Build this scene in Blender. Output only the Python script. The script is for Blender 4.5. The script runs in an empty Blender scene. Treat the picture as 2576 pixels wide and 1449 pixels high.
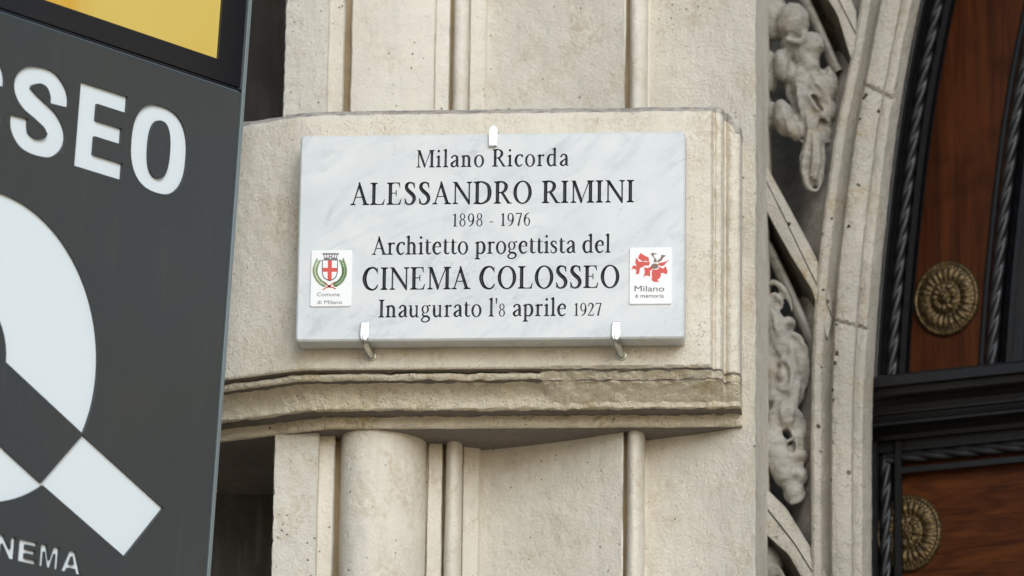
import bpy, bmesh, math, random
import numpy as np
from mathutils import Vector, Matrix, noise
from mathutils.geometry import delaunay_2d_cdt
random.seed(7)
PI = math.pi
sc = bpy.context.scene
COL = sc.collection

# ------------------------------------------------------------------ camera
W, H = 2576, 1449                      # pixel frame in which the photograph was measured
pitch, azim, roll = math.radians(15), math.radians(5), .0135
FPX = 3420/math.tan(pitch)
F = np.array([-math.sin(azim)*math.cos(pitch), math.cos(azim)*math.cos(pitch), math.sin(pitch)])
_r = np.array([math.cos(azim), math.sin(azim), 0.]); _u = np.cross(_r, F)
RT = math.cos(roll)*_r+math.sin(roll)*_u
UP = -math.sin(roll)*_r+math.cos(roll)*_u
DIST = .75/977*FPX
CAM = np.array([0, 0, 1.6+DIST*math.sin(pitch)])-F*DIST
cam = bpy.data.cameras.new('camera'); camo = bpy.data.objects.new('camera', cam); COL.objects.link(camo)
cam.lens = FPX/W*36; cam.sensor_width = 36; cam.clip_end = 500; cam.clip_start = .1
camo.matrix_world = Matrix(((RT[0], UP[0], -F[0], CAM[0]), (RT[1], UP[1], -F[1], CAM[1]), (RT[2], UP[2], -F[2], CAM[2]), (0, 0, 0, 1)))
cam.dof.use_dof = True; cam.dof.focus_distance = DIST-.01; cam.dof.aperture_fstop = 2.8
sc.camera = camo

# ------------------------------------------------------------------ light
SUN_EL, SUN_AZ = math.radians(24), math.radians(19)      # soft veiled sun in front of the facade, a little to its right
w = bpy.data.worlds.new('World'); sc.world = w; w.use_nodes = True
nt = w.node_tree; bg = nt.nodes['Background']
sky = nt.nodes.new('ShaderNodeTexSky'); sky.sky_type = 'NISHITA'; sky.sun_disc = False
sky.sun_elevation = SUN_EL; sky.sun_rotation = PI-SUN_AZ
sky.air_density = 1.0; sky.dust_density = 1.2; sky.ozone_density = 1.5
nt.links.new(sky.outputs[0], bg.inputs[0]); bg.inputs[1].default_value = .10
sun = bpy.data.lights.new('sun', 'SUN'); suno = bpy.data.objects.new('sun', sun); COL.objects.link(suno)
sun.energy = 1.5; sun.angle = math.radians(34); sun.color = (.83, .935, 1)
sd = Vector((math.sin(SUN_AZ)*math.cos(SUN_EL), -math.cos(SUN_AZ)*math.cos(SUN_EL), math.sin(SUN_EL)))
suno.rotation_euler = sd.to_track_quat('Z', 'Y').to_euler()
sc.view_settings.view_transform = 'Standard'; sc.view_settings.look = 'None'
sc.view_settings.exposure = 0.38; sc.view_settings.gamma = 1
sc.cycles.max_bounces = 8; sc.cycles.diffuse_bounces = 5

# ------------------------------------------------------------------ helpers
def ray(px, py): return F+((px-W/2)/FPX)*RT+((H/2-py)/FPX)*UP
def at(px, py, Y):                      # pixel -> point on the vertical plane Y
    d = ray(px, py); return CAM+(Y-CAM[1])/d[1]*d
def onplane(px, py, p0, n):
    d = ray(px, py); return CAM+((p0-CAM)@n)/(d@n)*d
def tag(o, label=None, cat=None, group=None, kind=None):
    for k, v in (('label', label), ('category', cat), ('group', group), ('kind', kind)):
        if v: o[k] = v
    return o
def thing(name, label, cat, loc=(0, 0, 0), group=None):
    o = bpy.data.objects.new(name, None); COL.objects.link(o); o.location = loc; o.empty_display_size = .1
    return tag(o, label, cat, group)
def mesh(name, V, Fc, mat, parent=None, smooth=False, mats=None, mi=None):
    m = bpy.data.meshes.new(name)
    m.from_pydata([tuple(map(float, v)) for v in V], [], [tuple(int(i) for i in f) for f in Fc])
    for x in (mats or [mat]): m.materials.append(x)
    if mi is not None: m.polygons.foreach_set('material_index', np.array(mi, dtype=np.int32))
    if smooth: m.polygons.foreach_set('use_smooth', np.ones(len(m.polygons), dtype=bool))
    m.update()
    o = bpy.data.objects.new(name, m); COL.objects.link(o)
    if parent:
        o.parent = parent; o.matrix_parent_inverse = Matrix.Translation(parent.location).inverted()
    return o
class MB:                               # collects shapes that form ONE mesh
    def __init__(s): s.V = []; s.F = []
    def add(s, V, Fc):
        b = len(s.V); s.V += [tuple(v) for v in V]; s.F += [tuple(i+b for i in f) for f in Fc]; return s
    def grid(s, G, close=False):        # G [rows][cols] of points
        r, c = len(G), len(G[0]); Fc = []
        for i in range(r-1):
            for j in range(c if close else c-1):
                k = (j+1) % c; Fc.append((i*c+j, i*c+k, (i+1)*c+k, (i+1)*c+j))
        return s.add([p for row in G for p in row], Fc)
    def prism(s, P2, fn, a, b):         # 2D outline through fn(x, y, depth) from depth a to b
        n = len(P2); V = [fn(x, y, a) for x, y in P2]+[fn(x, y, b) for x, y in P2]
        Fc = [tuple(range(n)), tuple(range(2*n-1, n-1, -1))]+[(i, i+n, (i+1) % n+n, (i+1) % n) for i in range(n)]
        return s.add(V, Fc)
    def box(s, a, b):
        (x0, y0, z0), (x1, y1, z1) = a, b
        V = [(x, y, z) for x in (x0, x1) for y in (y0, y1) for z in (z0, z1)]
        return s.add(V, [(0, 1, 3, 2), (4, 6, 7, 5), (0, 4, 5, 1), (2, 3, 7, 6), (0, 2, 6, 4), (1, 5, 7, 3)])
    def build(s, name, mat, parent=None, smooth=False, fix=True, bevel=0):
        o = mesh(name, s.V, s.F, mat, parent, smooth)
        if fix:
            bm = bmesh.new(); bm.from_mesh(o.data); bmesh.ops.recalc_face_normals(bm, faces=bm.faces); bm.to_mesh(o.data); bm.free()
        if bevel:
            b = o.modifiers.new('bevel', 'BEVEL'); b.width = bevel; b.segments = 2; b.limit_method = 'ANGLE'; b.angle_limit = math.radians(40)
        return o
def crisp(o, deg):
    e = o.modifiers.new('arris', 'EDGE_SPLIT'); e.split_angle = math.radians(deg); return o
def fb(x, y, z, s, o=4): return noise.fractal(Vector((x*s, y*s, z*s)), 1.0, 2.0, o)
def crom(P, n=6, closed=False):
    P = [np.array(p, float) for p in P]; out = []
    N = len(P)
    for i in range(N if closed else N-1):
        g = (lambda k: P[k % N]) if closed else (lambda k: P[min(max(k, 0), N-1)])
        p0, p1, p2, p3 = g(i-1), g(i), g(i+1), g(i+2)
        for k in range(n):
            t = k/n
            out.append(.5*((2*p1)+(-p0+p2)*t+(2*p0-5*p1+4*p2-p3)*t*t+(-p0+3*p1-3*p2+p3)*t**3))
    if not closed: out.append(P[-1])
    return out
def tube(path, rad, n=12, lobes=0, pitch_=1, amp=.25, cap=True, ph=0):
    """circular sweep; with lobes it becomes a twisted rope of that many strands"""
    path = [np.array(p, float) for p in path]; G = []; s = 0
    up = np.array([0, -1, 0.])
    for i, p in enumerate(path):
        a = path[max(i-1, 0)]; b = path[min(i+1, len(path)-1)]; t = (b-a)/np.linalg.norm(b-a)
        e1 = np.cross(up, t)
        if np.linalg.norm(e1) < 1e-4: e1 = np.array([1., 0, 0])
        e1 /= np.linalg.norm(e1); e2 = np.cross(t, e1)
        if i: s += np.linalg.norm(p-path[i-1])
        R = rad[i] if hasattr(rad, '__len__') else rad
        row = []
        for k in range(n):
            th = 2*PI*k/n
            q = R*((1-amp)+amp*abs(math.cos(lobes*(th-2*PI*s/pitch_+ph)/2))**.7) if lobes else R
            row.append(p+q*(math.cos(th)*e1+math.sin(th)*e2))
        G.append(row)
    m = MB().grid(G, close=True)
    if cap:
        m.F.append(tuple(range(n))); m.F.append(tuple(range((len(G)-1)*n, len(G)*n)))
    return m

# ------------------------------------------------------------------ materials
def newmat(name):
    m = bpy.data.materials.new(name); m.use_nodes = True
    return m, m.node_tree, m.node_tree.nodes['Principled BSDF']
def N(nt, t, **k):
    n = nt.nodes.new(t)
    for a, v in k.items():
        if a.startswith('i_'): n.inputs[a[2:].replace('_', ' ')].default_value = v
        else: setattr(n, a, v)
    return n
def ramp(nt, src, stops):
    r = nt.nodes.new('ShaderNodeValToRGB'); e = r.color_ramp.elements
    while len(e) < len(stops): e.new(.5)
    for q, (p, c) in zip(e, stops):
        q.position = p; q.color = (c, c, c, 1) if not hasattr(c, '__len__') else (*c, 1)
    nt.links.new(src, r.inputs[0]); return r.outputs[0]
def mix(nt, fac, a, b, mode='MIX'):
    m = nt.nodes.new('ShaderNodeMix'); m.data_type = 'RGBA'; m.blend_type = mode
    for sock, v in ((m.inputs[0], fac), (m.inputs[6], a), (m.inputs[7], b)):
        if hasattr(v, 'links'): nt.links.new(v, sock)
        elif hasattr(v, '__len__'): sock.default_value = (*v, 1)
        else: sock.default_value = v
    return m.outputs[2]
def math_(nt, op, a, b=0.):
    m = nt.nodes.new('ShaderNodeMath'); m.operation = op
    for sock, v in zip(m.inputs, (a, b)):
        if hasattr(v, 'links'): nt.links.new(v, sock)
        else: sock.default_value = v
    return m.outputs[0]
def coords(nt, scale=(1, 1, 1)):
    g = N(nt, 'ShaderNodeNewGeometry'); mp = N(nt, 'ShaderNodeMapping'); mp.inputs['Scale'].default_value = scale
    nt.links.new(g.outputs['Position'], mp.inputs[0]); return mp.outputs[0]
def ntex(nt, co, scale, detail=4, rough=.55, dist=0):
    n = N(nt, 'ShaderNodeTexNoise', i_Scale=scale, i_Detail=detail, i_Roughness=rough, i_Distortion=dist)
    nt.links.new(co, n.inputs['Vector']); return n.outputs[0]
def stone(name, a, b, stain=(.42, .30, .15), stain_amt=.35, speck=.5, pit=.5, bump=1.0, grime=0., dimple=.5, pscale=75., psel=.80):
    m, nt, P = newmat(name)
    co = coords(nt)
    c = mix(nt, ramp(nt, ntex(nt, co, 5, 5), [(.35, 0), (.65, 1)]), a, b)
    c = mix(nt, ramp(nt, ntex(nt, coords(nt, (60, 60, 9)), 1, 3), [(.5, 0), (.8, .22)]), c, (.42, .40, .37))
    # ochre water stains in ragged patches
    st = math_(nt, 'MULTIPLY', ramp(nt, ntex(nt, co, 7.5, 6, .65, .6), [(.50, 0), (.66, 1)]), ramp(nt, ntex(nt, co, 90, 3), [(.42, .08), (.58, 1)]))
    c = mix(nt, math_(nt, 'MULTIPLY', st, stain_amt), c, stain)
    if grime:
        gr = math_(nt, 'MULTIPLY', ramp(nt, ntex(nt, coords(nt, (1, 1, 2.5)), 26, 6, .7), [(.44, 0), (.62, 1)]), grime)
        c = mix(nt, gr, c, (.16, .145, .13))
    # fine dark specks gathered in clouds
    sp = math_(nt, 'MULTIPLY', ramp(nt, ntex(nt, co, 270, 3), [(.58, 0), (.66, 1)]), ramp(nt, ntex(nt, co, 11, 4), [(.42, 0), (.66, 1)]))
    c = mix(nt, math_(nt, 'MULTIPLY', sp, speck), c, (.13, .095, .06))
    # sparse pits
    v = N(nt, 'ShaderNodeTexVoronoi', i_Scale=pscale); nt.links.new(co, v.inputs['Vector'])
    jit = ntex(nt, co, 260, 2)
    dd = math_(nt, 'ADD', v.outputs['Distance'], math_(nt, 'MULTIPLY', jit, .22))
    sel = ramp(nt, v.outputs['Color'], [(psel, 0), (psel+.03, 1)])
    pits = math_(nt, 'MULTIPLY', math_(nt, 'MULTIPLY', ramp(nt, dd, [(.22, 1), (.27, 0)]), sel), ramp(nt, ntex(nt, co, 4, 3), [(.40, 0), (.55, 1)]))
    c = mix(nt, math_(nt, 'MULTIPLY', pits, pit), c, (.10, .065, .03))
    nt.links.new(c, P.inputs['Base Color'])
    P.inputs['Roughness'].default_value = .85; P.inputs['Specular IOR Level'].default_value = .25
    h = math_(nt, 'ADD', math_(nt, 'MULTIPLY', ntex(nt, co, 170, 6, .68), .75), math_(nt, 'MULTIPLY', ntex(nt, co, 38, 4), .9))
    v2 = N(nt, 'ShaderNodeTexVoronoi', i_Scale=62.); nt.links.new(coords(nt, (1, 1, .8)), v2.inputs['Vector'])
    dm = math_(nt, 'MULTIPLY', math_(nt, 'MULTIPLY', ramp(nt, v2.outputs['Distance'], [(.18, 0), (.26, 1), (.34, 0)]), ramp(nt, v2.outputs['Color'], [(.6, 0), (.7, 1)])), dimple*.25)
    h = math_(nt, 'ADD', h, dm)
    h = math_(nt, 'SUBTRACT', h, math_(nt, 'MULTIPLY', pits, .9))
    bp = N(nt, 'ShaderNodeBump'); bp.inputs['Strength'].default_value = .9*bump; bp.inputs['Distance'].default_value = .005
    nt.links.new(h, bp.inputs['Height']); nt.links.new(bp.outputs[0], P.inputs['Normal'])
    return m
def plain(name, c, rough=.5, metal=0., spec=.5, bump=0, bscale=200, var=0., coat=0):
    m, nt, P = newmat(name)
    P.inputs['Base Color'].default_value = (*c, 1); P.inputs['Roughness'].default_value = rough
    P.inputs['Metallic'].default_value = metal; P.inputs['Specular IOR Level'].default_value = spec
    if coat: P.inputs['Coat Weight'].default_value = coat; P.inputs['Coat Roughness'].default_value = .08
    co = coords(nt)
    if var:
        n = ntex(nt, co, bscale*.15, 5)
        nt.links.new(mix(nt, ramp(nt, n, [(.35, 0), (.7, 1)]), c, tuple(x*(1-var) for x in c)), P.inputs['Base Color'])
        nt.links.new(ramp(nt, ntex(nt, co, bscale*.3, 4), [(.3, rough*.8), (.7, min(1, rough*1.25))]), P.inputs['Roughness'])
    if bump:
        bp = N(nt, 'ShaderNodeBump'); bp.inputs['Strength'].default_value = bump; bp.inputs['Distance'].default_value = .001
        nt.links.new(ntex(nt, co, bscale, 4), bp.inputs['Height']); nt.links.new(bp.outputs[0], P.inputs['Normal'])
    return m
M = {}
M['shaft'] = stone('cream_stone', (.755, .703, .615), (.67, .623, .54), stain_amt=.40, speck=.42, pit=1.0, bump=1.0, psel=.70)
M['band'] = stone('cream_stone_band', (.765, .702, .60), (.695, .635, .535), stain_amt=.35, speck=.6, pit=.4, bump=1.0, dimple=.2)
M['mould'] = stone('ochre_stone_moulding', (.87, .78, .63), (.79, .70, .54), stain=(.50, .38, .18), stain_amt=.75, speck=.8, pit=.9, bump=2.2)
M['rim'] = stone('weathered_grey_stone', (.60, .545, .49), (.48, .44, .395), stain_amt=.3, speck=.8, pit=.5, bump=1.6, grime=.6)
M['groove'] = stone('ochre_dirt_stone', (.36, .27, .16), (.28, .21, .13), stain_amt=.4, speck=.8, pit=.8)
M['jamb'] = stone('grey_cream_stone', (.60, .55, .475), (.49, .455, .39), stain_amt=.75, speck=.7, pit=1.0, bump=2.0, pscale=34, psel=.60)
M['carve'] = stone('grey_carved_stone', (.42, .40, .36), (.30, .28, .25), stain_amt=.35, speck=.4, pit=.3, grime=.45)
M['recess'] = stone('soiled_shaded_stone', (.12, .102, .085), (.08, .066, .05), stain=(.10, .06, .03), stain_amt=.5, speck=.6, pit=.9)  # recess wall: brown dirt, with the shade behind the sign painted into the colour
M['soffit'] = stone('soiled_shaded_underside', (.20, .17, .15), (.15, .13, .115), stain_amt=.2, speck=.9, pit=1.0, bump=1.0)  # grey dirt, darkened further so the colour carries the shade of the undersides
M['hollow'] = stone('shaded_hollow_stone', (.10, .088, .072), (.06, .052, .043), stain_amt=.3, speck=.4, pit=.3)  # reveals below the ribs: deep shade painted as a darker stone
M['chrome'] = plain('polished_steel', (.86, .86, .85), .16, 1.0, bump=.15, bscale=300)
M['zinc'] = plain('zinc_steel', (.55, .56, .52), .3, 1.0, bump=.3, bscale=250)
M['ink'] = plain('black_letter_enamel', (.006, .007, .011), .25, 0, .4)
M['charcoal'] = plain('charcoal_powder_coat', (.046, .053, .056), .48, 0, .35, bump=.25, bscale=900, var=.12)
M['edge'] = plain('bluish_highlight_edge', (.10, .17, .23), .3, .3, .6)  # bluish rim highlight of the panel put into the edge colour
M['acryl'] = plain('white_acrylic', (.74, .80, .84), .35, 0, .4, coat=.2)
M['gloss'] = plain('black_glass_bezel', (.006, .006, .009), .12, 0, .5)
M['alu'] = plain('grey_aluminium_edge', (.26, .30, .31), .4, .5, bump=.2, bscale=500)
M['black'] = plain('black_painted_wood', (.006, .006, .0075), .36, 0, .45, bump=.5, bscale=220, var=.3)
M['black_dull'] = plain('worn_black_painted_wood', (.011, .0115, .0135), .46, 0, .4, bump=.5, bscale=200, var=.4)
M['tile'] = plain('white_glazed_tile', (.86, .86, .86), .12, 0, .5, coat=.5)
M['red'] = plain('red_print', (.62, .06, .045), .4); M['dkline'] = plain('dark_print', (.06, .055, .07), .4)
M['green'] = plain('green_print', (.20, .29, .10), .4); M['dkgreen'] = plain('leaf_green_print', (.13, .24, .07), .4)
M['brownp'] = plain('brown_print', (.20, .11, .08), .4); M['greyp'] = plain('grey_print', (.13, .12, .115), .4); M['plum'] = plain('plum_print', (.09, .04, .045), .4)
def sign_face():
    m, nt, P = newmat('charcoal_sign_face'); co = coords(nt)
    c = mix(nt, ramp(nt, ntex(nt, co, 3, 4), [(.35, 0), (.7, 1)]), (.044, .050, .052), (.051, .053, .050))
    c = mix(nt, ramp(nt, ntex(nt, coords(nt, (40, 40, 3)), 1, 4), [(.55, 0), (.8, .35)]), c, (.075, .075, .07))
    c = mix(nt, ramp(nt, ntex(nt, co, 170, 2), [(.70, 0), (.74, .6)]), c, (.14, .13, .12))
    nt.links.new(c, P.inputs['Base Color'])
    nt.links.new(ramp(nt, ntex(nt, coords(nt, (12, 12, 2)), 1, 5), [(.3, .38), (.7, .56)]), P.inputs['Roughness']); P.inputs['Specular IOR Level'].default_value = .35
    bp = N(nt, 'ShaderNodeBump'); bp.inputs['Strength'].default_value = .25; bp.inputs['Distance'].default_value = .001
    nt.links.new(ntex(nt, co, 700, 3), bp.inputs['Height']); nt.links.new(bp.outputs[0], P.inputs['Normal'])
    return m
M['signface'] = sign_face()
def marble():
    m, nt, P = newmat('white_veined_marble'); co = coords(nt, (1, 1, 1.25))
    c = mix(nt, ramp(nt, ntex(nt, co, 7, 5, .6, .4), [(.35, 0), (.7, 1)]), (.69, .705, .71), (.615, .635, .65))
    rot = N(nt, 'ShaderNodeMapping'); rot.vector_type = 'TEXTURE'; rot.inputs['Rotation'].default_value = (0, -.55, 0); rot.inputs['Scale'].default_value = (1, 1, .42)
    g = N(nt, 'ShaderNodeNewGeometry'); nt.links.new(g.outputs['Position'], rot.inputs[0])
    v = ntex(nt, rot.outputs[0], 5.5, 5, .55, .7)
    vein = math_(nt, 'MULTIPLY', ramp(nt, v, [(.44, 0), (.495, 1), (.505, 1), (.56, 0)]), ramp(nt, ntex(nt, rot.outputs[0], 9, 5), [(.40, 0), (.72, 1)]))
    c = mix(nt, math_(nt, 'MULTIPLY', vein, .55), c, (.40, .43, .47))
    v2 = ntex(nt, rot.outputs[0], 13, 6, .62, .9)
    thin = math_(nt, 'MULTIPLY', ramp(nt, v2, [(.485, 0), (.50, 1), (.515, 0)]), ramp(nt, ntex(nt, co, 7, 3), [(.52, 0), (.66, 1)]))
    c = mix(nt, math_(nt, 'MULTIPLY', thin, .6), c, (.30, .32, .35))
    c = mix(nt, math_(nt, 'MULTIPLY', ramp(nt, ntex(nt, rot.outputs[0], 30, 3, .5), [(.66, 0), (.78, 1)]), .6), c, (.38, .41, .44))
    c = mix(nt, ramp(nt, ntex(nt, rot.outputs[0], 3.2, 4), [(.46, 0), (.72, .4)]), c, (.50, .54, .58))
    nt.links.new(c, P.inputs['Base Color']); P.inputs['Roughness'].default_value = .28; P.inputs['Specular IOR Level'].default_value = .4
    P.inputs['Subsurface Weight'].default_value = .12; P.inputs['Subsurface Radius'].default_value = (.004, .004, .004)
    bp = N(nt, 'ShaderNodeBump'); bp.inputs['Strength'].default_value = .06; bp.inputs['Distance'].default_value = .001
    nt.links.new(ntex(nt, co, 120, 3), bp.inputs['Height']); nt.links.new(bp.outputs[0], P.inputs['Normal'])
    return m
M['marble'] = marble()
def wood(name, a, b, rough=.42, vert=True, swirl=.5):
    m, nt, P = newmat(name)
    co = coords(nt, (26, 26, 2.2) if vert else (2.5, 2.5, 22))
    n = ntex(nt, co, 1.3, 7, .62, swirl); n2 = ntex(nt, coords(nt, (160, 160, 5) if vert else (6, 6, 150)), 1, 4)
    c = mix(nt, ramp(nt, n, [(.36, 0), (.62, 1)]), a, b)
    c = mix(nt, ramp(nt, n2, [(.5, 0), (.75, .5)]), c, tuple(x*.35 for x in a))
    c = mix(nt, ramp(nt, ntex(nt, coords(nt), 9, 4), [(.55, 0), (.75, .55)]), c, tuple(x*.3 for x in a))
    nt.links.new(c, P.inputs['Base Color']); P.inputs['Roughness'].default_value = rough; P.inputs['Specular IOR Level'].default_value = .12
    bp = N(nt, 'ShaderNodeBump'); bp.inputs['Strength'].default_value = .3; bp.inputs['Distance'].default_value = .001
    nt.links.new(n2, bp.inputs['Height']); nt.links.new(bp.outputs[0], P.inputs['Normal'])
    return m
M['wood'] = wood('varnished_brown_wood', (.030, .0078, .0022), (.064, .0175, .0045))
M['wood_low'] = wood('figured_brown_wood', (.036, .0095, .0028), (.080, .0235, .006), vert=False, swirl=2.2)
def brass():
    m, nt, P = newmat('antique_brass'); co = coords(nt)
    c = mix(nt, ramp(nt, ntex(nt, co, 120, 5), [(.4, 0), (.6, 1)]), (.12, .078, .031), (.045, .030, .014))
    nt.links.new(c, P.inputs['Base Color']); P.inputs['Metallic'].default_value = .7; P.inputs['Roughness'].default_value = .52
    return m
M['brass'] = brass()
def screen_mat():
    m, nt, P = newmat('lit_golden_screen'); co = coords(nt)
    c = mix(nt, ramp(nt, ntex(nt, co, 3.2, 4, .5, .8), [(.35, 0), (.65, 1)]), (.74, .40, .025), (.74, .55, .11))
    c = mix(nt, ramp(nt, ntex(nt, coords(nt, (30, 30, 4)), 1, 3), [(.55, 0), (.8, .25)]), c, (.78, .60, .18))
    P.inputs['Base Color'].default_value = (.02, .02, .02, 1); P.inputs['Roughness'].default_value = .15
    nt.links.new(c, P.inputs['Emission Color']); P.inputs['Emission Strength'].default_value = .66
    return m
M['screen'] = screen_mat()
def paving():
    m, nt, P = newmat('sandy_stone_paving'); co = coords(nt)
    b = N(nt, 'ShaderNodeTexBrick', i_Scale=1.0); nt.links.new(co, b.inputs['Vector'])
    b.inputs['Color1'].default_value = (.62, .49, .32, 1); b.inputs['Color2'].default_value = (.54, .43, .28, 1); b.inputs['Mortar'].default_value = (.22, .18, .13, 1)
    b.inputs['Brick Width'].default_value = .8; b.inputs['Row Height'].default_value = .4; b.inputs['Mortar Size'].default_value = .008
    nt.links.new(mix(nt, ramp(nt, ntex(nt, co, 2, 6), [(.3, 0), (.7, .35)]), b.outputs[0], (.30, .25, .18)), P.inputs['Base Color'])
    P.inputs['Roughness'].default_value = .8
    return m
M['paving'] = paving()

# ------------------------------------------------------------------ ground
tag(mesh('pavement', [(-60, -60, 0), (60, -60, 0), (60, 3, 0), (-60, 3, 0)], [(0, 1, 2, 3)], M['paving']), 'sandy stone paving in front of the facade', 'pavement', kind='structure')

# ------------------------------------------------------------------ stone pilaster: shaft and projecting band
Y0 = .065                                # face of the band's panel; plaque front is Y = 0
pil = thing('stone_pilaster', 'cream stone pilaster with fluted shaft and the projecting moulded band that carries the marble plaque', 'pilaster', (.2, .3, 0))
YS = Y0+.135
plan = []
def pp(px, r, k=0): X = at(px, 1300, YS+r); plan.append((X[0], X[1], k))
def bulge(p0, p1, r0, r1, h, n):
    for i in range(n+1):
        t = i/n; pp(p0+(p1-p0)*t, r0+(r1-r0)*t-h*math.sqrt(max(0, 1-(2*t-1)**2)))
def line(p0, p1, r0, r1, n, sag=0, k=0):
    for i in range(n+1):
        t = i/n; pp(p0+(p1-p0)*t, r0+(r1-r0)*t+sag*math.sin(PI*t), k)
for j in range(14): plan.append((at(686, 1300, YS+.065)[0]-.002, YS+.55-.475*j/13, 0))
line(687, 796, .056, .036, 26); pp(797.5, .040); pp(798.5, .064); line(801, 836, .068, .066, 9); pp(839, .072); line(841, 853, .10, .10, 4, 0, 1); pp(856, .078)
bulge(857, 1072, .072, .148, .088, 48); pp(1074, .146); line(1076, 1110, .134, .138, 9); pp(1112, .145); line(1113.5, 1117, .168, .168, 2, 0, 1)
bulge(1119, 1161, .145, .155, .035, 18); pp(1162, .172); line(1165, 1203, .166, .18, 9); pp(1207, .192); line(1211, 1564, .196, .05, 80, .012)
pp(1567, .05); line(1569, 1575, .08, .08, 3, 0, 1); bulge(1577, 1621, .065, .085, .04, 18); pp(1623, .118); line(1627, 1895, .118, .0, 60, .006)
pp(1898, -.002); pp(1900, .0); pp(1901.3, .006)
xr = plan[-1][0]
for j in range(1, 24): plan.append((xr+.0006*j, YS+.006+.022*j, 2))
PL_LOW = plan
plan = PL_LOW[:14]; line(687, 796, .056, .036, 26); pp(797.5, .040); pp(798.5, .064); line(801, 836, .068, .066, 9); pp(839, .072); line(841, 856, .10, .10, 4, 0, 1); pp(858, .088)
line(860, 1070, .082, .128, 40, -.014); pp(1074, .134); line(1076, 1110, .128, .136, 9); pp(1111, .145); line(1112.5, 1120, .162, .162, 2, 0, 1)
bulge(1121, 1159, .150, .155, .020, 12); pp(1162, .168); line(1165, 1203, .160, .172, 9); pp(1207, .182); line(1211, 1562, .186, .05, 80, .012)
pp(1564, .05); line(1565, 1575, .075, .075, 3, 0, 1); bulge(1577, 1621, .062, .075, .028, 18); pp(1623, .110); line(1627, 1895, .112, .0, 60, .006)
pp(1898, -.002); pp(1900, .0); pp(1901.3, .006); xr = plan[-1][0]
for j in range(1, 24): plan.append((xr+.0006*j, YS+.006+.022*j, 2))
PL_UP = plan
zsplit = at(1240, 330, Y0)[2]
def shaft(name, plan, zrow):
    G = []; na = len(plan); P2 = np.array([(a, b) for a, b, _ in plan])
    T = np.gradient(P2, axis=0); T /= np.linalg.norm(T, axis=1)[:, None]+1e-9; NR = np.stack([T[:, 1], -T[:, 0]], 1)
    for z in zrow:
        row = []
        fine = 3.3 < z < 5.3
        for i, (x, y, k) in enumerate(plan):
            d = 0
            if fine:
                d = .0009*fb(x, y, z, 38, 3)+.0014*fb(x, y, z+7, 9, 3)
                if 10 <= i < 24: d += -.004*max(0, fb(0, y, z, 55, 4))-.014*max(0, fb(3, 1, z, 26, 2)-.60)
                if na-26 <= i < na-18: d += -.003*max(0, fb(1, 5, z, 45, 4))
            row.append((x+NR[i, 0]*d, y+NR[i, 1]*d, z))
        G.append(row)
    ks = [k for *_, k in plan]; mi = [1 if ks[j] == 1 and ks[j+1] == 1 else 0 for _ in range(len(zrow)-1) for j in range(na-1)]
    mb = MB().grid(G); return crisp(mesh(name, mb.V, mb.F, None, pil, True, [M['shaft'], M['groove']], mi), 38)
shaft('lower_shaft', PL_LOW, list(np.arange(0, 3.4, .2))+list(np.arange(3.4, zsplit+.004, .006)))
shaft('upper_shaft', PL_UP, list(np.arange(zsplit, 5.2, .006))+list(np.arange(5.2, 9.01, .2)))

# band: rows (height, depth, material) crossed with columns along the front, mitred by the larger depth
zb = at(1240, 928, Y0)[2]; zt = at(1240, 271, Y0+.03)[2]
rows = [(zt-.002, .80, 2), (zt-.001, .45, 2), (zt-.0005, .2, 2), (zt, .10, 2), (zt, .06, 2), (zt-.0015, .042, 2), (zt-.004, .030, 2), (zt-.0075, .020, 2), (zt-.012, .012, 2), (zt-.0165, .0065, 2), (zt-.0195, .0045, 2), (zt-.0205, .0035, 0), (zt-.0255, .0015, 0), (zt-.030, 0, 0)]
z = zt-.036
while z > zb+.009: rows.append((z, 0, 0)); z -= .005
rows += [(zb+.006, 0, 0), (zb+.003, .0015, 0), (zb+.001, .005, 1), (zb, .010, 3), (zb-.001, .0165, 3), (zb-.0015, .026, 3), (zb-.003, .0205, 1), (zb-.0055, .0168, 1), (zb-.009, .0163, 1), (zb-.012, .0175, 1), (zb-.0145, .020, 1), (zb-.016, .024, 1), (zb-.0165, .030, 3), (zb-.017, .040, 3)]  # underside material above and below the bead paints the dark shade lines
for i in range(1, 15):
    th = PI/2*i/14; rows.append((zb-.017-.037*(1-math.cos(th)), .036+.039*math.sin(th), 1))
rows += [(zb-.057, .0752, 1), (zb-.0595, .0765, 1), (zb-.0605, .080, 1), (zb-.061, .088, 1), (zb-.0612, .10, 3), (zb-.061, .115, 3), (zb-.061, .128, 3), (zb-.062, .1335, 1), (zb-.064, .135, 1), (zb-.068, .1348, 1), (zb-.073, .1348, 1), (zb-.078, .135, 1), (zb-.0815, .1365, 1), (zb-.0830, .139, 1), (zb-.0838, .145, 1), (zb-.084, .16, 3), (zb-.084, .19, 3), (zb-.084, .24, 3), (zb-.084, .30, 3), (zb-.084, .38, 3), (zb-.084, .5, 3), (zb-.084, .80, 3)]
cols = []                                # (X, Y, inward normal, depth of the right hand return)
for px, d in [(1869, .5), (1868.6, .3), (1868.2, .2), (1868, .16), (1868, .138), (1867, .125), (1866, .10), (1865, .086), (1863.5, .066), (1861, .056), (1856, .050), (1848, .047), (1840, .047), (1833, .050), (1829, .056), (1826, .060), (1823, .060), (1820.5, .052), (1819, .036), (1817, .0255), (1812, .019), (1806, .0175), (1801, .018), (1798, .021), (1796, .021), (1793, .014), (1790, .006), (1787, .0015), (1783, 0)]:
    cols.append((at(px, 650, Y0+d)[0], Y0, (0, 1), d))
xe = at(812, 650, Y0)[0]; x = cols[-1][0]-.004
while x > xe: cols.append((x, Y0, (0, 1), 0)); x -= .0045
RA, ang = .17, math.radians(25)
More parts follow.
